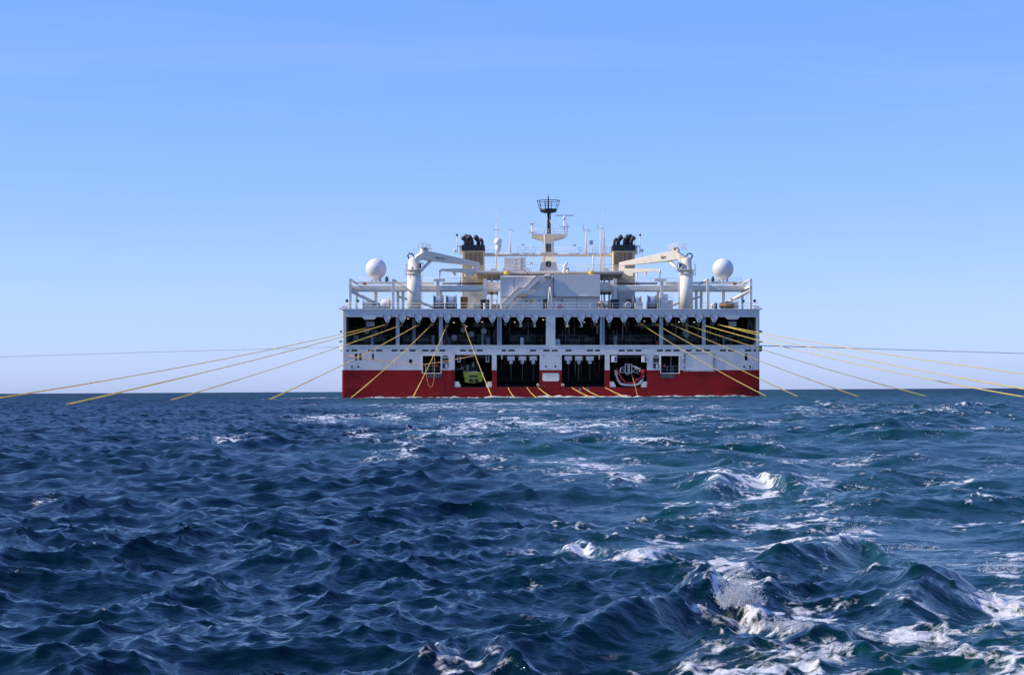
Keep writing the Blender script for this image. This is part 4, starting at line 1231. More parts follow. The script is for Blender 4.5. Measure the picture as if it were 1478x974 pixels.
mb = B().tube([P(791.6, 340, dt + 1), P(791.5, 306, dt + 1)], [0.26, 0.22], 10).tube([P(794.4, 338, dt + 1.2), P(794.2, 307, dt + 1.2)], 0.11, 6).tube([P(791.5, 306, dt + 1), P(791.4, 286, dt + 1), P(791.4, 281.5, dt + 1)], [0.16, 0.12, 0.04], 8)
mo = mb.build('black_mast', 'navy', tw)
B().tube([P(790, 312, dt + .8), P(785.5, 337, dt)], 0.06, 5).tube([P(793.6, 316, dt + .8), P(799.6, 337, dt)], 0.06, 5).build('mast_stay', 'upper', mo)
c = P(791.5, 300, dt + 1)
r1, r2 = mm(12.6, dt), mm(16.2, dt)
cn = B().lathe((c.x, c.y, 0), [(r1 * 0.55, Z(306.8, dt)), (r1 * 0.92, Z(305.2, dt)), (r1, Z(301.2, dt)), (r1 * 0.94, Z(301.1, dt)), (r1 * 0.5, Z(304.5, dt))], 20).build('crows_nest', 'navy', mo)
cg = B()
cg.torus((c.x, c.y, Z(289.2, dt)), r2, 0.06, 24, 5, 'Z')
cg.torus((c.x, c.y, Z(295, dt)), (r1 + r2) / 2 + 0.02, 0.03, 24, 4, 'Z')
for k in range(10):
    a = k * 2 * math.pi / 10
    e = Vector((math.cos(a), math.sin(a), 0))
    cg.tube([Vector((c.x, c.y, Z(301.5, dt))) + e * r1, Vector((c.x, c.y, Z(289.2, dt))) + e * r2], 0.05, 4)
cg.build('nest_rail', 'navy', mo)
# radars on the platform
for (uu, par_, vt) in ((768, 'a', 321), (814.4, 'b', 313)):
    d_ = dt - 0.6
    q = B().tube([P(uu, 344, d_), P(uu, vt + 3, d_)], 0.14, 8)
    rp_ = q.build('radar_post', 'upper', tw)
    if par_ == 'a':
        B().pbox(764.4, 771.4, 321.6, 323.6, d_ - 0.3, 0.9).build('radar_scanner', 'upper', rp_, bevel=0.05)
        B().pbox(763.4, 774.8, 334.4, 335.6, d_ - 0.5, 1.0).build('radar_shelf', 'upper', rp_)
        B().rail([P(762.6, 334.5, d_ - .4), P(775, 334.5, d_ - .4)], h=0.95, post=1.4, r=0.02).build('shelf_rail', 'panel', rp_)
    else:
        B().pbox(800.4, 828, 310.4, 311.6, d_ - 0.1, 0.2).build('radar_scanner', 'gear2', rp_)
        B().lathe(P(814.4, 317, d_), [(0.28, 0), (0.28, 0.35), (0.15, 0.5), (0.15, 0.75)], 12).build('radar_gearbox', 'upper', rp_)
        B().pbox(807.8, 821.2, 326.4, 327.6, d_ - 0.5, 1.0).build('radar_shelf', 'upper', rp_)
        B().rail([P(807.6, 326.6, d_ - .4), P(821.4, 326.6, d_ - .4)], h=1.0, post=1.6, r=0.02, bars=1).build('shelf_rail', 'panel', rp_)
        B().tube([P(818, 343, d_), P(819.4, 322, d_)], 0.06, 5).build('radar_brace', 'gear2', rp_)

# aerials
def aerial(u_, vb, vt, d_, r=0.05, m_='upper'):
    return B().tube([P(u_, vb, d_), P(u_, (vb + vt) / 2, d_), P(u_, vt, d_)], [r, r * 0.8, r * 0.45], 6).build('aerial', m_, ship)
a1 = aerial(716.6, 391, 322, 16, 0.16)
B().pbox(712.8, 720.6, 331, 331.8, 15.95, 0.1).build('aerial_yard', 'upper', a1)
B().tube([P(716.6, 325, 16), P(716.6, 308, 16)], 0.03, 4).build('whip', 'upper', a1)
b_ = B().ball(P(718.9, 349.5, 16), mm(5.9, 16), 20, sz=1.05); sdm = b_.build('small_radome', 'radome', ship)
B().lathe(P(718.9, 361, 16), [(0.30, -0.5), (0.42, 0.0), (0.62, 0.75)], 16).build('radome_foot', 'radome', sdm)
a2 = aerial(737, 365, 331, 24, 0.12)
B().pbox(733.6, 740.8, 331, 331.7, 23.95, 0.1).build('aerial_yard', 'upper', a2)
B().torus(P(740.6, 333, 24), 0.2, 0.03, 12, 4).build('aerial_loop', 'gear2', a2)
for (u_, vb, vt, d_, r) in ((726.6, 371, 338, 15, .03), (711, 391, 372, 14, .06), (755, 365, 353, 24, .08), (766, 365, 354, 24, .05), (767.2, 391, 380, 9.5, .06), (818.5, 365, 352, 24, .05), (822.2, 365, 352, 24, .04),
                          (829.5, 365, 354, 24, .06), (843.2, 390, 381, 10, .04), (848.8, 391, 357, 16, .05), (849.6, 391, 380, 9.5, .05), (862.2, 390, 365, 24, .06), (872.8, 391, 330, 24, .07), (875, 364, 345, 24, .04), (871.4, 390, 373, 12, .05), (650, 412, 388, 12, .03), (884, 365, 352, 24, .04)):
    aerial(u_, vb, vt, d_, r)
for (u_, v_) in ((755, 353.5), (829.5, 354), (767.2, 380)):
    B().pbox(u_ - 2, u_ + 2, v_ - 1, v_ + 1.2, 24 if v_ < 370 else 9.5, 0.3).build('aerial_box', 'gear2', ship)
for (u_, vt, w_) in ((846.4, 331, 4.8), (866.8, 329.5, 5.2)):
    a3 = aerial(u_, 365 if u_ < 860 else 391, vt - 4, 24, 0.15)
    B().pbox(u_ - w_, u_ + w_, vt, vt + 0.8, 23.95, 0.1).build('aerial_yard', 'upper', a3)
    B().tube([P(u_ - w_ + .4, vt, 24), P(u_ - w_ + .4, vt - 9, 24)], 0.05, 4).build('whip', 'gear2', a3)
    if u_ > 860:
        B().tube([P(870.4, 331, 24), P(870.4, 303, 24)], 0.03, 4).build('whip', 'upper', a3)
        B().tube([P(872.6, 364, 24), P(871.4, 332, 24)], 0.09, 5).build('aerial_leg', 'upper', a3)
        lad = B()
        for k in range(12): lad.tube([P(866.8, 390 - k * 2, 24), P(870.4, 390 - k * 2, 24)], 0.03, 4)
        lad.tube([P(870.4, 391, 24), P(870.4, 331, 24)], 0.06, 5)
        lad.build('aerial_ladder', 'upper', a3)
    else:
        B().torus(P(u_ - 3.6, vt + 2, 24), 0.22, 0.03, 12, 4).torus(P(u_ + 4.0, vt + 2, 24), 0.22, 0.03, 12, 4).build('aerial_loop', 'gear2', a3)
o = B().pbox(850.8, 855.8, 347.2, 353, 24, 0.6).build('sensor_box', 'gear2', ship)
B().tube([P(855.6, 364, 24), P(855.6, 353, 24)], 0.07, 5).tube([P(856.4, 391, 14), P(856.4, 369, 14)], 0.14, 6).build('sensor_post', 'upper', o)
B().torus(P(838, 360, 24), 0.32, 0.03, 14, 4).build('aerial_loop', 'gear', ship)
# satellite domes and a small davit on the boat deck
o = B().ball(P(727.2, 387.4, 9.6), 0.28, 12).build('deck_dome', 'radome', ship)
B().pbox(726.2, 728.4, 389, 391.6, 9.4, 0.3).build('dome_foot', 'upper', o)
o = B().pbox(814.5, 821.5, 386, 390, 9.2, 1.0).build('launch_davit', 'upper', ship, bevel=0.05)
B().tube([P(812, 393.8, 9.2), P(815, 388, 9.2), P(818, 378.5, 9.4)], 0.22, 8).tube([P(821, 393.8, 9.2), P(819.5, 388, 9.2)], 0.22, 8).build('davit_arm', 'upper', o)
B().ball(P(815.6, 384, 9.0), 0.38, 14).ball(P(813.8, 392, 8.8), 0.32, 12).ball(P(819, 392, 8.8), 0.32, 12).build('davit_sheave', 'panel', o)
B().pbox(715.4, 718.6, 390, 394, 9.0, 0.4).build('vent_head', 'crane', ship)
both(lambda: B().pbox(708, 716, 387.6, 391.4, 9.8, 1.2), 'vent_box', 'crane', (ship, ship))

# stern deck rail, bulwark lamps and small white mast
b = B().rail([(XL + 0.3, 0.3, Z_DECK + 0.16), (XR - 0.3, 0.3, Z_DECK + 0.16)], h=0.95, post=1.9, r=0.026, bars=2)
b.build('stern_rail', 'panel', ship)
for s in SIDES:
    mk = lambda q: (q if s < 0 else mirrored(q))
    lp = mk(B().tube([P(500.6, 447, 0.6), P(500.6, 436.5, 0.6)], 0.09, 6).pbox(496.6, 503, 440.6, 441.6, 0.5, 0.3)).build('corner_lamp_post', 'upper', ship)
    mk(B().ball(P(500.6, 434.2, 0.6), 0.27, 12)).build('lamp_globe', 'navy', lp)
    mk(B().pbox(493.8, 496.8, 442, 443.4, 0.5, 0.3).pbox(489.6, 491.6, 445, 446.6, .5, .4)).build('lamp_box', 'lifered', lp)
    mk(B().pbox(490, 497, 444.6, 445.8, 0.45, 0.3).pbox(496, 502, 443, 447, 0.5, 0.4)).build('lamp_bracket', 'upper', lp)
    o = mk(B().tube([P(516.5, 447, 0.9), P(516.5, 436, 0.9)], 0.05, 5)).build('lamp_stand', 'upper', ship)
    mk(B().pbox(515, 518.2, 432.6, 436, 0.8, 0.4)).build('lamp_head', 'green', o)
am = B()
for du in (-3.6, 3.6):
    am.tube([P(793.8 + du, 446.8, 1.4), P(793.8 + du * 0.1, 414, 1.4)], 0.09, 5)
for k in range(7):
    w_ = 3.6 * (1 - k / 8.0)
    am.tube([P(793.8 - w_, 446 - k * 4, 1.4), P(793.8 + w_, 446 - k * 4, 1.4)], 0.06, 4)
    am.tube([P(793.8 - w_, 446 - k * 4, 1.4), P(793.8 + w_ * 0.85, 442 - k * 4, 1.4)], 0.05, 4)
o = am.build('lattice_mast', 'upper', ship)
B().ball(P(793.8, 413, 1.4), 0.16, 8).build('mast_lamp', 'lifered', o)

# ------------------------------------------------------------------ things standing on the deck
def reel(u0, u1, vt, d_, label, winding='silver', sgn=1):
    R = (Z(vt, d_) - ZD) / 2 * 1.0
    base = Vector(((X(u0, d_) + X(u1, d_)) / 2, d_, ZD))
    e = on_ship('cable_reel', base, label, 'cable reel', 'cable reels on the aft deck')
    hw = (X(u1, d_) - X(u0, d_)) / 2
    c = base + Vector((0, 0, R))
    for s in SIDES:
        B().lathe(c + Vector((s * (hw - 0.07), 0, 0)), [(R, -0.07), (R, 0.07)], 28, 'X').build('flange', 'gear', e, base)
    B().lathe(c, [(R * 0.80, -hw + 0.14), (R * 0.86, -hw * 0.4), (R * 0.83, hw * 0.3), (R * 0.80, hw - 0.14)], 28, 'X').build('winding', winding, e, base)
    B().box(base.x - hw - 0.12, base.x - hw - 0.005, d_ - R * 0.7, d_ + R * 0.7, ZD, ZD + R * 0.9).box(base.x + hw + 0.005, base.x + hw + 0.12, d_ - R * 0.7, d_ + R * 0.7, ZD, ZD + R * 0.9).build('cradle', 'gear2', e, base)
reel(625.6, 640, 425.6, 3.6, 'silver cable reel beside the port crane column')
reel(643.6, 658.8, 425.6, 3.6, 'silver cable reel beside the upright orange crate')
reel(913.5, 925.5, 427, 3.6, 'silver cable reel behind a white deck tub')
reel(934.2, 947.4, 425.6, 3.6, 'silver cable reel beside the tall white locker')

def crate(name, u0, u1, vt, d_, depth, m_, label, cat, extra=None, ztop=None):
    base = Vector(((X(u0, d_) + X(u1, d_)) / 2, d_, ZD))
    e = on_ship(name, base, label, cat)
    B().box(X(u0, d_), X(u1, d_), d_, d_ + depth, ZD, Z(vt, d_)).build('body', m_, e, base, bevel=0.04)
    if extra: extra(e, base)
    return e
def x_crate(e, base):
    for uu in (665, 669.4, 673.8):
        B().pbox(uu - .4, uu + .4, 428.6, 446, 2.94, 0.07).build('batten', 'orange', e, base)
    B().pbox(664.8, 674.8, 428.4, 429.6, 2.92, 0.08).build('lid_edge', 'orange', e, base)
crate('deck_crate', 664.6, 675, 428.2, 3.0, 1.5, 'orange', 'upright rusty orange crate on the aft deck', 'crate', x_crate)
def x_cab(u0, u1):
    def f(e, base):
        B().pbox(u0 + 1, u0 + (u1 - u0) / 2 - .3, 433.5, 446, 2.94, 0.07).build('cabinet_door', 'navy', e, base)
        B().pbox(u0 + (u1 - u0) / 2 + .3, u1 - 1, 433.5, 446, 2.94, 0.07).build('cabinet_door', 'navy', e, base)
        B().pbox(u1 - 1.2, u1 - .4, 428.6, 432.2, 3.2, 0.2).build('vent_stub', 'gear', e, base)
    return f
crate('machinery_cabinet', 693.4, 706.4, 432.2, 3.0, 1.4, 'navy', 'dark machinery cabinet on deck beside a pale handwheel winch', 'cabinet', x_cab(693.4, 706.4))
crate('machinery_cabinet', 881.4, 893.5, 431.8, 3.0, 1.4, 'navy', 'dark machinery cabinet on deck beside the rusty pipe rack', 'cabinet', x_cab(881.4, 893.5))
def x_lock(e, base):
    B().pbox(953.6, 958.2, 430.6, 446, 2.94, 0.07).build('locker_door', 'upper', e, base)
    B().pbox(958.8, 963.4, 430.6, 446, 2.94, 0.07).build('locker_door', 'upper', e, base)
    B().pbox(953, 964, 424.2, 430, 2.9, 0.11).build('locker_hood', 'radome', e, base)
crate('deck_locker', 953, 964, 424.2, 3.0, 1.5, 'panel', 'tall white steel locker on deck beside the starboard crane', 'locker', x_lock)
def x_step(e, base):
    B().rail([P(965, 433.6, 3.1), P(971, 433.6, 3.1)], h=1.05, post=0.35, r=0.025).build('step_rail', 'upper', e, base)
crate('deck_box', 964.8, 971.4, 433.6, 3.0, 1.2, 'panel', 'pale grey box with a small handrail on top', 'box', x_step)
def x_tub(e, base):
    B().pbox(915.4, 928.4, 436.6, 438, 1.75, 1.6).build('tub_rim', 'upper', e, base)
crate('deck_tub', 916, 928, 437, 1.8, 1.4, 'upper', 'low white tub standing in front of a cable reel', 'tub', x_tub)
def x_en(e, base):
    B().lathe(P(907, 440.5, 2.0), [(0.5, -0.15), (0.62, 0), (0.5, 0.15)], 16, 'Y').build('fan_housing', 'gear2', e, base)
    B().pbox(904, 911, 431.6, 434, 2.3, 0.8).build('air_filter', 'black', e, base)
crate('deck_compressor', 902.6, 912.4, 434, 2.2, 1.2, 'soot', 'black deck compressor with a round fan housing', 'compressor', x_en)
base = Vector((X(870, 2), 2.0, ZD))
e = on_ship('pipe_rack', base, 'rusty pipe rack with a white awning by the deckhouse', 'rack')
rk = B()
for k in range(4):
    rk.tube([P(862.5 + k * 5.2, 446.9, 2), P(862.5 + k * 5.2, 434.5, 2)], 0.08, 5)
rk.tube([P(862.5, 435, 2), P(878.4, 435, 2)], 0.08, 5).tube([P(862.5, 441, 2), P(878.4, 441, 2)], 0.08, 5)
rk.build('frame', 'line', e, base)
for k in range(5):
    B().tube([P(862, 444.6 - k * 1.9, 2.3), P(879, 444.2 - k * 1.9, 2.3)], 0.11, 6).build('pipe', 'line' if k % 2 else 'crane', e, base)
B().pprism([(868, 436), (877, 434), (877.4, 439.5), (873, 439)], 1.9, 0.08).build('awning', 'radome', e, base)
base = Vector((X(688, 2.2), 2.2, ZD))
e = on_ship('handwheel_winch', base, 'small pale winch with round handwheels on the aft deck', 'winch')
for (uu, vv, r_) in ((687.6, 438, .42), (691.2, 440.5, .30), (684.4, 442, .28)):
    w_ = B().torus(P(uu, vv, 2.0), r_, 0.06, 18, 6).build('handwheel', 'gear2', e, base)
    B().tube([P(uu, vv, 2.0) - Vector((r_, 0, 0)), P(uu, vv, 2.0) + Vector((r_, 0, 0))], 0.04, 4).build('spoke', 'gear2', w_, base)
    w_.location = (0, 0, 0)
    for ch in w_.children: ch.location = (0, 0, 0)
B().pbox(684, 693, 441, 447, 2.2, 0.8).build('housing', 'steel', e, base)
for (uu, vt, w_, mt, lb) in ((699.6, 438, 1.7, 'upper', 'short white mooring bollard beside the dark cabinet'), (703.2, 434, 1.2, 'gear', 'tall grey mooring bollard beside the dark cabinet')):
    base = Vector((X(uu, 1.2), 1.2, ZD))
    r_ = mm(w_)
    h_ = Z(vt, 1.2) - ZD
    one_mesh(B().lathe(base, [(r_ * 1.3, 0), (r_ * 1.3, 0.1), (r_, 0.14), (r_, h_ * 0.75), (r_ * 1.4, h_ * 0.85), (r_ * 1.2, h_)], 16), 'mooring_bollard', mt, base, lb, 'bollard')
base = Vector((X(713.5, 2.4), 2.4, ZD))
e = on_ship('goalpost_frame', base, 'white goalpost frame with a stack of brown timbers', 'frame')
B().pbox(708, 709.6, 434, 446.9, 2.4, 0.3).pbox(716.6, 718.2, 434, 446.9, 2.4, 0.3).pbox(708, 718.2, 432.8, 434, 2.4, 0.3).build('frame', 'upper', e, base)
for k in range(3):
    B().pbox(709.8, 721.5, 444 - k * 2.4, 446 - k * 2.4, 2.9, 0.6).build('timber', 'orange', e, base)
# port and starboard deck machinery by the gantry legs
for s, lb in ((-1, 'pale capstan winch on the port quarter deck'), (1, 'pale capstan winch on the starboard quarter deck')):
    base = P(534, 447, 2.5); base.z = ZD
    mk = lambda q: (q if s < 0 else mirrored(q))
    if s > 0: base = Vector((-base.x, base.y, base.z))
    e = on_ship('capstan_winch', base, lb, 'winch')
    mk(B().pbox(524, 546, 442.6, 447, 2.5, 1.4)).build('bed', 'upper', e, base)
    mk(B().lathe(P(530.5, 439.4, 3.0), [(0.75, -0.8), (0.75, -0.7), (0.45, -0.68), (0.45, 0.68), (0.75, 0.7), (0.75, 0.8)], 20, 'X')).build('drum', 'crane', e, base)
    mk(B().lathe(P(540.6, 439.6, 3.0), [(0.55, -0.3), (0.72, -0.25), (0.5, 0.2), (0.62, 0.3)], 18, 'X')).build('warping_head', 'gear2', e, base)
    mk(B().pbox(535.4, 538, 435.5, 443, 2.6, 0.8)).build('gear_case', 'upper', e, base)
    mk(B().pbox(544, 549, 436.6, 447, 2.6, 0.9)).build('motor', 'steel', e, base)
for s, lb in ((-1, 'round white tank on the deck beside the port capstan'),):
    base = P(559, 447, 2.2); base.z = ZD
    e = on_ship('deck_tank', base, lb, 'tank')
    B().lathe(P(556.5, 438.6, 3.0), [(0.55, -0.9), (0.78, -0.75), (0.78, 0.75), (0.55, 0.9)], 20, 'X').build('shell', 'radome', e, base)
    B().pbox(551, 554, 440, 447, 2.4, 0.9).pbox(559.5, 562, 440, 447, 2.4, 0.9).build('saddle', 'crane', e, base)
    B().lathe(P(561.5, 438.2, 2.6), [(0.62, -0.15), (0.80, -0.1), (0.80, 0.1), (0.62, 0.15)], 18, 'X').build('end_ring', 'tan', e, base)
base = P(1048, 447, 2.0); base.z = ZD
e = on_ship('orange_float', base, 'long orange float lying on the starboard quarter deck', 'float')
B().lathe(P(1048.5, 441.2, 2.3), [(0.2, -1.25), (0.36, -1.1), (0.36, 1.1), (0.2, 1.25)], 16, 'X').build('float_body', 'orange', e, base)
B().pbox(1041, 1043, 442, 447, 2.0, 0.7).pbox(1054, 1056, 442, 447, 2.0, 0.7).build('chock', 'gear', e, base)
base = P(1033.5, 447, 1.2); base.z = ZD
e = on_ship('fairlead_stand', base, 'dark upright fairlead stand beside the orange float', 'fairlead')
B().pbox(1032.2, 1035.4, 437.4, 447.6, 1.2, 0.4).build('stand_plate', 'soot', e, base)
B().lathe(P(1030.2, 441, 1.3), [(0.3, -.15), (0.5, 0), (0.3, .15)], 14, 'Y').build('roller', 'crane', e, base)

# lifebuoys
for (uu, vv, d_, lb) in ((808.6, 442.6, 6.0, 'red and white lifebuoy under the notice board on the deckhouse'), (761.4, 391.2, 8.9, 'red lifebuoy hung on the boat deck rail by the grey container')):
    base = P(uu, vv, d_)
    e = on_ship('lifebuoy', base, lb, 'lifebuoy')
    B().torus(base, 0.30, 0.085, 28, 8).build('ring', 'lifered', e, base)
    for k in range(4):
        a = math.pi / 4 + k * math.pi / 2
        q = [base + Vector((0.30 * math.cos(a + j), 0, 0.30 * math.sin(a + j))) for j in (-0.22, -0.11, 0, 0.11, 0.22)]
        B().tube(q, 0.09, 8).build('band', 'radome', e, base)
# yellow domed covers on the boat deck edge
for (uu, lb) in ((731.6, 'yellow domed cover beside the small white deck dome'), (853.4, 'yellow domed cover beside a black vent on the boat deck')):
    base = P(uu, 396.4, 8.2)
    e = on_ship('domed_cover', base, lb, 'cover')
    B().lathe(base, [(0.52, 0), (0.55, 0.15), (0.46, 0.45), (0.28, 0.64), (0.05, 0.70)], 20).build('dome', 'yellow', e, base)
    B().box(base.x - 0.6, base.x + 0.6, base.y - 0.5, base.y + 0.55, base.z - 0.14, base.z).build('tray', 'gear', e, base)

# ------------------------------------------------------------------ craft in the slipway bays
base = P(684, 556, 3.2)
e = on_ship('workboat', base, 'yellow green workboat hauled up in the port slipway bay', 'boat')
hp = [(669, 536.8), (674, 536.2), (690, 536.2), (698, 536.8), (697.6, 545), (695, 549.8), (688, 552.6), (680, 552.9), (673.4, 552), (671, 546)]
hull = loft(B(), [[P(u_, v_, 2.6) for u_, v_ in hp], [P(684 + (u_ - 684) * 1.03, v_, 6) for u_, v_ in hp], [P(684 + (u_ - 684) * 0.8, 536 + (v_ - 536) * 0.8, 10) for u_, v_ in hp], [P(684 + (u_ - 684) * 0.1, 536 + (v_ - 536) * 0.4, 11.6) for u_, v_ in hp]])
hull.f = [tuple(reversed(f)) for f in hull.f]
hl = hull.build('hull', 'lime', e, base)
B().pbox(677, 689, 541.6, 544.0, 2.45, 0.2).build('transom_slot', 'black', e, base)
for uu in (680.2, 688):
    j = B().lathe(P(uu, 549.2, 2.3), [(0.34, 0), (0.34, 0.4)], 16, 'Y').build('jet_nozzle', 'soot', e, base)
for (a, c, t, bt) in ((668, 676, 537.2, 539), (689, 698, 537.2, 539), (669.4, 676.4, 540.2, 545), (690, 698, 540.2, 545), (670.6, 676.6, 546.4, 551.6), (690, 696, 546.4, 550.6)):
    B().pbox(a, c, t, bt, 2.35, 0.3).build('fender_pad', 'lime', e, base)
B().pbox(676.6, 689, 536.0, 537.2, 2.4, 0.4).build('transom_rail', 'panel', e, base)
B().pbox(672.4, 677, 525.8, 536.2, 4.4, 2.5).build('engine_box', 'tan', e, base, bevel=0.06)
B().pbox(677.2, 690.6, 524.2, 536.2, 4.6, 3.0).build('cabin', 'navy', e, base, bevel=0.08)
B().pbox(681.4, 684.4, 523, 529.5, 4.4, 0.3).build('mast', 'gear2', e, base)
B().tube([P(666.4, 526, 2.6), P(666.6, 531.5, 2.6), P(672, 536.5, 2.6)], 0.06, 5).tube([P(657.5, 533.8, 2.6), P(666.6, 531.5, 2.6), P(672, 528.5, 3.2)], 0.06, 5).build('boarding_arm', 'gear2', e, base)

base = P(908, 556, 0.9)
e = on_ship('launch_cradle', base, 'red and pale U shaped launch cradle hanging in the starboard slipway bay', 'cradle')
uo = [(888.6, 533.5), (889.6, 541), (891.8, 548), (895.2, 553.4), (901, 555.2), (908, 555.6), (916, 555.4), (922.4, 553.6), (927, 548.6), (929.4, 541.5), (929.2, 534)]
def seg(i, j): return [P(u_, v_, 0.8) for u_, v_ in uo[i:j + 1]]
B().tube(seg(0, 1), 0.30, 8).build('pale_fender', 'tan', e, base)
B().tube(seg(2, 3), 0.26, 8).build('pale_fender', 'tan', e, base)
B().tube(seg(1, 2), 0.20, 8).build('fender_link', 'gear2', e, base)
B().tube(seg(3, 7), 0.22, 8).build('bottom_fender', 'panel', e, base)
B().tube(seg(7, 8), 0.28, 8).build('white_fender', 'radome', e, base)
B().tube(seg(8, 9), 0.16, 8).build('fender_link', 'gear2', e, base)
B().tube([P(927.6, 533.2, 0.7), P(928, 538, 0.7)], 0.46, 10).build('red_buffer', 'bright_red', e, base)
B().tube([P(928.4, 538, 0.75), P(926, 546, 0.75)], 0.28, 8).build('red_arm', 'lifered', e, base)
B().tube([P(889.8, 532.4, 0.5), P(893.4, 538.5, 0.5), P(897, 545.4, 0.5), P(903.5, 552.6, 0.5)], 0.13, 6).build('red_arm', 'lifered', e, base)
B().tube([P(903.5, 552, 0.5), P(915.6, 552, 0.5), P(925, 544, 0.5)], 0.11, 6).build('red_arm', 'lifered', e, base)
B().tube([P(917.6, 549, 0.4), P(921.4, 546, 0.4)], 0.20, 6).build('red_pad', 'bright_red', e, base)
B().pbox(901.9, 903.5, 525, 539, 0.8, 0.3).pbox(911, 912.4, 525, 539, 0.8, 0.3).pbox(906, 909, 525, 539, 0.9, 0.3).pbox(903.5, 911, 525, 525.8, 0.85, 0.2).pbox(903.5, 911, 538.2, 539, 0.85, .2).build('guide_frame', 'gear2', e, base)
tr_ = B()
for (p_, q_) in (((895.5, 531), (902, 528.6)), ((897, 531), (903, 535.8)), ((896, 538), (902.5, 536)), ((912.4, 536), (920, 531)), ((912.4, 536), (923, 539.5)), ((919.4, 531), (919.6, 537))):
    tr_.tube([P(*p_, 0.8), P(*q_, 0.8)], 0.06, 5)
tr_.build('truss', 'gear2', e, base)
B().tube([P(913, 528.2, 0.6), P(919, 530.2, 0.6), P(925, 533, 0.6)], 0.13, 6).tube([P(916.5, 532.6, 0.6), P(919, 530.2, 0.6)], 0.10, 5).tube([P(924.4, 533, 0.6), P(922.4, 536, 0.6)], 0.11, 5).tube([P(895.5, 531, 0.6), P(895.5, 537.6, 0.6)], 0.10, 5).build('white_arm', 'radome', e, base)
B().pbox(903.4, 908, 540, 540.8, 0.7, 0.1).build('light_bar', 'gear2', e, base)

# ------------------------------------------------------------------ tow cables and ropes
def world(u, v, y):
    return LEVEL @ Vector(((u - CX) / FPX * y, y, HC + (VH - v) / FPX * y))
def smooth_s(t):
    t = min(1.0, max(0.0, t)); return t * t * (3 - 2 * t)
def cable(name, pts, r, m_, label, cat, group, sag=0.0, n=28, beads=None):
    """pts: world points; drawn as a smooth hanging line"""
    path = []
    for i in range(len(pts) - 1):
        a, b_ = pts[i], pts[i + 1]
        k = max(2, n // (len(pts) - 1))
        for j in range(k + (1 if i == len(pts) - 2 else 0)):
            t = j / k
            q = a.lerp(b_, t)
            path.append(q)
    L = len(path) - 1
    path = [q - Vector((0, 0, sag * 4 * (i / L) * (1 - i / L))) for i, q in enumerate(path)]
    base = path[0]
    rs_ = [r * (1.0 + (beads or 0.0) * smooth_s((i / L - 0.62) / 0.1)) for i in range(L + 1)]
    b = B().tube([q - base for q in path], rs_, 7)
    o = b.build(name, m_)
    o.location = base
    tag(o, label, cat, group)
    return o
def sea_end(u, v, ymin=150, ymax=322):
    y = HC * FPX / max(v - hor(u), 1e-3)
    y = min(max(y, ymin), ymax)
    return world(u, v, y)
def tow(u0, v0, u1, v1, label, sag=0.35, yend=None, via=None):
    a = SHIP @ P(u0, v0, 0.6)
    z = world(u1, v1, yend) if yend else sea_end(u1, v1)
    ext = z + (z - a).normalized() * 1.0
    while ext.z > -0.9: ext = ext + (z - a).normalized() * 1.0
    o = cable('streamer_cable', [a, ext], 0.058, 'cable', label, 'cable', 'yellow streamer cables towed from the stern', sag, beads=0.45)
    f = B().lathe((0, 0, 0), [(0.13, -0.25), (0.20, -0.15), (0.20, 0.15), (0.13, 0.25)], 10, 'X').build('cable_collar', 'orange', o)
    return o
names = ['first', 'second', 'third', 'fourth', 'fifth', 'sixth', 'seventh']
port = [(527, 474, 0, 568.4, 240), (555, 469, 82, 585, None), (577, 470, 236, 579, None), (601, 470, 378, 580, None), (623, 468.4, 504, 575, None), (644.6, 470.5, 595, 573.6, None), (669.6, 468.4, 711, 573.6, None)]
for i, (a, b_, c, d_, y_) in enumerate(port):
    tow(a, b_, c, d_, 'yellow streamer cable, %s from the port corner of the stern' % names[i], 0.4 if i else 0.8, y_)
star = [(1049, 471, 1478, 529.8, 250), (1038, 468.6, 1478, 554.2, 240), (1015, 469, 1478, 569, 262), (992, 469, 1340, 571, None), (970, 468.4, 1238, 570, None), (948, 468.6, 1153, 571, None), (926, 468, 1110, 572, None)]
for i, (a, b_, c, d_, y_) in enumerate(star):
    tow(a, b_, c, d_, 'yellow streamer cable, %s from the starboard corner of the stern' % names[i], 0.5 if i > 2 else 0.9, y_)
short = [(733, 559.4, 741.7, 572.6), (760.6, 559.4, 772.6, 572.6), (776.8, 559.4, 794.4, 571.8), (825.3, 559.4, 848.4, 571.4), (841.4, 559.4, 863.8, 571.6), (873.6, 559.4, 901.6, 572.2)]
where = ['first of three yellow gun umbilicals leaving the port gun slip', 'second of three yellow gun umbilicals leaving the port gun slip', 'third of three yellow gun umbilicals leaving the port gun slip',
         'third of three yellow gun umbilicals leaving the starboard gun slip', 'second of three yellow gun umbilicals leaving the starboard gun slip', 'first of three yellow gun umbilicals leaving the starboard gun slip']
for (a, b_, c, d_), lb in zip(short, where):
    p0 = SHIP @ P(a, b_ - 1.5, 0.8); p1 = SHIP @ P(a + 0.3, b_, -0.15); p2 = world((a + c) / 2 - 0.6, (b_ + d_) / 2 + 0.4, DIST - 4); p3 = world(c, d_, DIST - 9)
    p4 = p3 + (p3 - p2) * 0.8
    cable('gun_umbilical', [p0, p1, p2, p3, p4], 0.062, 'cable', lb, 'cable', 'short yellow umbilicals at the gun slips', 0.0, 12)
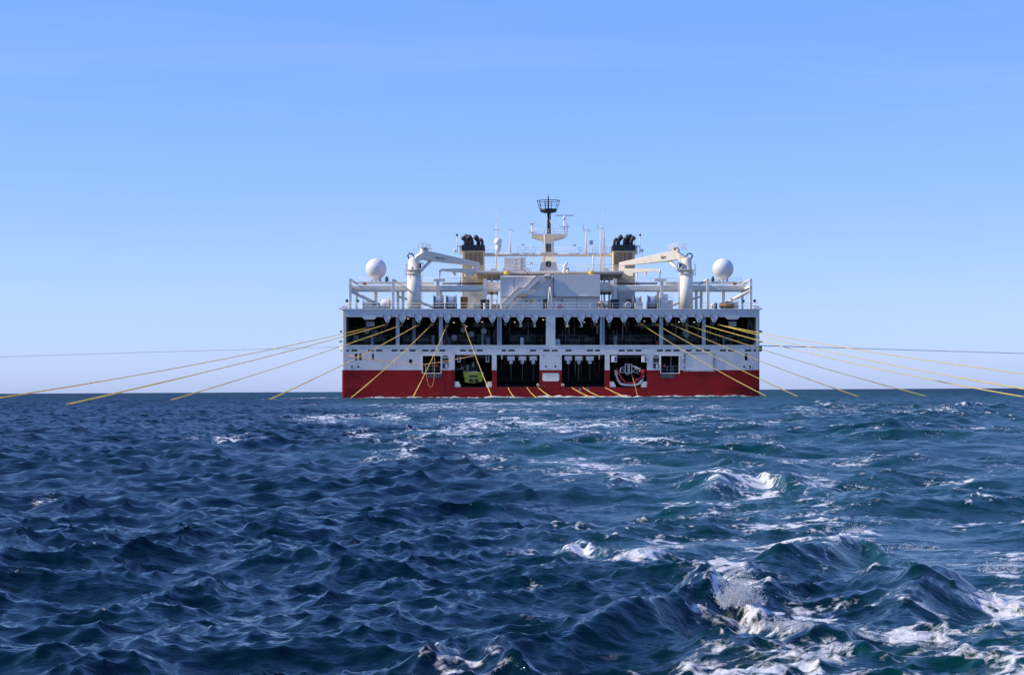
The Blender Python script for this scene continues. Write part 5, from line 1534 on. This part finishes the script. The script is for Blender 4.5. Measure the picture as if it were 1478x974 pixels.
# thin ropes
pp = [(503.6, 513.8), (540, 519), (578.5, 524.2), (611, 526), (640, 522), (664, 517.4), (684.5, 513.2)]
cable('messenger_rope', [SHIP @ P(u_, v_, -0.5 - 2.4 * (i / 6.0)) for i, (u_, v_) in enumerate(pp)], 0.055, 'orange_rope', 'thin tan rope slung across the port side of the stern', 'rope', None, 0.0, 24)
pp = [(627.4, 511), (627.3, 530), (626.4, 548), (624.4, 556.5), (621.4, 559), (618.6, 556), (616, 546), (614.4, 530), (613.6, 526.4)]
cable('rope_loop', [SHIP @ P(u_, v_, -0.25) for u_, v_ in pp], 0.035, 'orange_rope', 'thin orange rope loop hanging below the port side opening', 'rope', None, 0.0, 24)
pp = [(912, 541), (914.6, 549), (916.4, 556), (919, 566), (920.6, 573.4)]
cable('cradle_rope', [SHIP @ P(u_, v_, 0.6 - i * 0.5) for i, (u_, v_) in enumerate(pp)], 0.05, 'orange_rope', 'slack orange rope trailing from the launch cradle to the water', 'rope', None, 0.0, 16)
a = SHIP @ Vector((XL - 0.2, 0.9, Z(500.4)))
cable('paravane_rope', [a, world(240, 507.4, 336), world(0, 515, 338), world(-1500, 563, 345)], 0.05, 'rope', 'thin pale paravane rope stretched off the port quarter', 'rope', 'pale paravane ropes', 0.0, 30)
a = SHIP @ Vector((XR + 0.2, 0.9, Z(498.6)))
cable('paravane_rope', [a, world(1200, 501.6, 335), world(1478, 510, 337), world(3000, 556, 345)], 0.075, 'rope', 'thin white paravane rope stretched off the starboard quarter', 'rope', 'pale paravane ropes', 0.0, 30)

# ------------------------------------------------------------------ spray thrown up by the breaking crests
def water_mat():
    m = bpy.data.materials.new('spray_water')
    m.use_nodes = True
    nt = m.node_tree; n, l = nt.nodes, nt.links
    b = n['Principled BSDF']
    no = n.new('ShaderNodeTexNoise'); no.inputs['Scale'].default_value = 14.0
    rp = n.new('ShaderNodeValToRGB')
    rp.color_ramp.elements[0].color = (0.72, 0.76, 0.80, 1); rp.color_ramp.elements[1].color = (0.92, 0.93, 0.94, 1)
    l.new(no.outputs['Fac'], rp.inputs['Fac']); l.new(rp.outputs[0], b.inputs['Base Color'])
    b.inputs['Roughness'].default_value = 0.08
    b.inputs['IOR'].default_value = 1.33
    b.inputs['Transmission Weight'].default_value = 0.45
    return m
spray_mat = water_mat()
def spray(u, v, y, w, h, n, jets, seed, label):
    """droplets strung along thrown jets, dense and coarse at the foot, fine at the tips"""
    rng = random.Random(seed)
    s = y / FPX
    base = Vector(((u - CX) * s, y, HC - (v - hor(u)) * s))
    b = B()
    for j in range(jets):
        x0 = rng.gauss(0, w * 0.42) * s
        hh = h * s * rng.uniform(0.25, 1.0) * math.exp(-(x0 / (w * s)) ** 2)
        dx = rng.uniform(-0.5, 0.7) * hh
        y0 = rng.gauss(0, 0.06); dy = rng.uniform(-0.5, 0.2) * hh
        for k in range(n):
            t = rng.random() ** 1.3
            sp = 0.006 + 0.022 * t
            p = Vector((x0 + dx * t * t + rng.gauss(0, sp), y0 + dy * t + rng.gauss(0, sp), -0.03 + hh * (2 * t - t * t) + rng.gauss(0, sp * 0.6)))
            r = rng.uniform(0.0006, 0.0026) * (1.25 - 0.8 * t)
            b.ball(p, r, 5, sz=rng.uniform(0.9, 3.4), sx=rng.uniform(.7, 2.2))
    o = b.build('spray', spray_mat)
    o.location = base
    o['kind'] = 'stuff'; o['label'] = label
    return o
spray(1066, 862, 9.2, 34, 52, 130, 26, 5, 'clear water spray thrown up by the breaking wake crest')
spray(1130, 895, 9.0, 60, 14, 50, 22, 6, 'small droplets over the broken water behind the crest')
spray(1236, 762, 14.5, 20, 16, 40, 10, 8, 'white spray tip on the steep crest')
spray(1320, 786, 14.5, 50, 10, 24, 16, 9, 'droplets along the back of the steep crest')
spray(1440, 816, 12.0, 34, 18, 36, 14, 12, 'spray on the breaking shoulder of the crest')
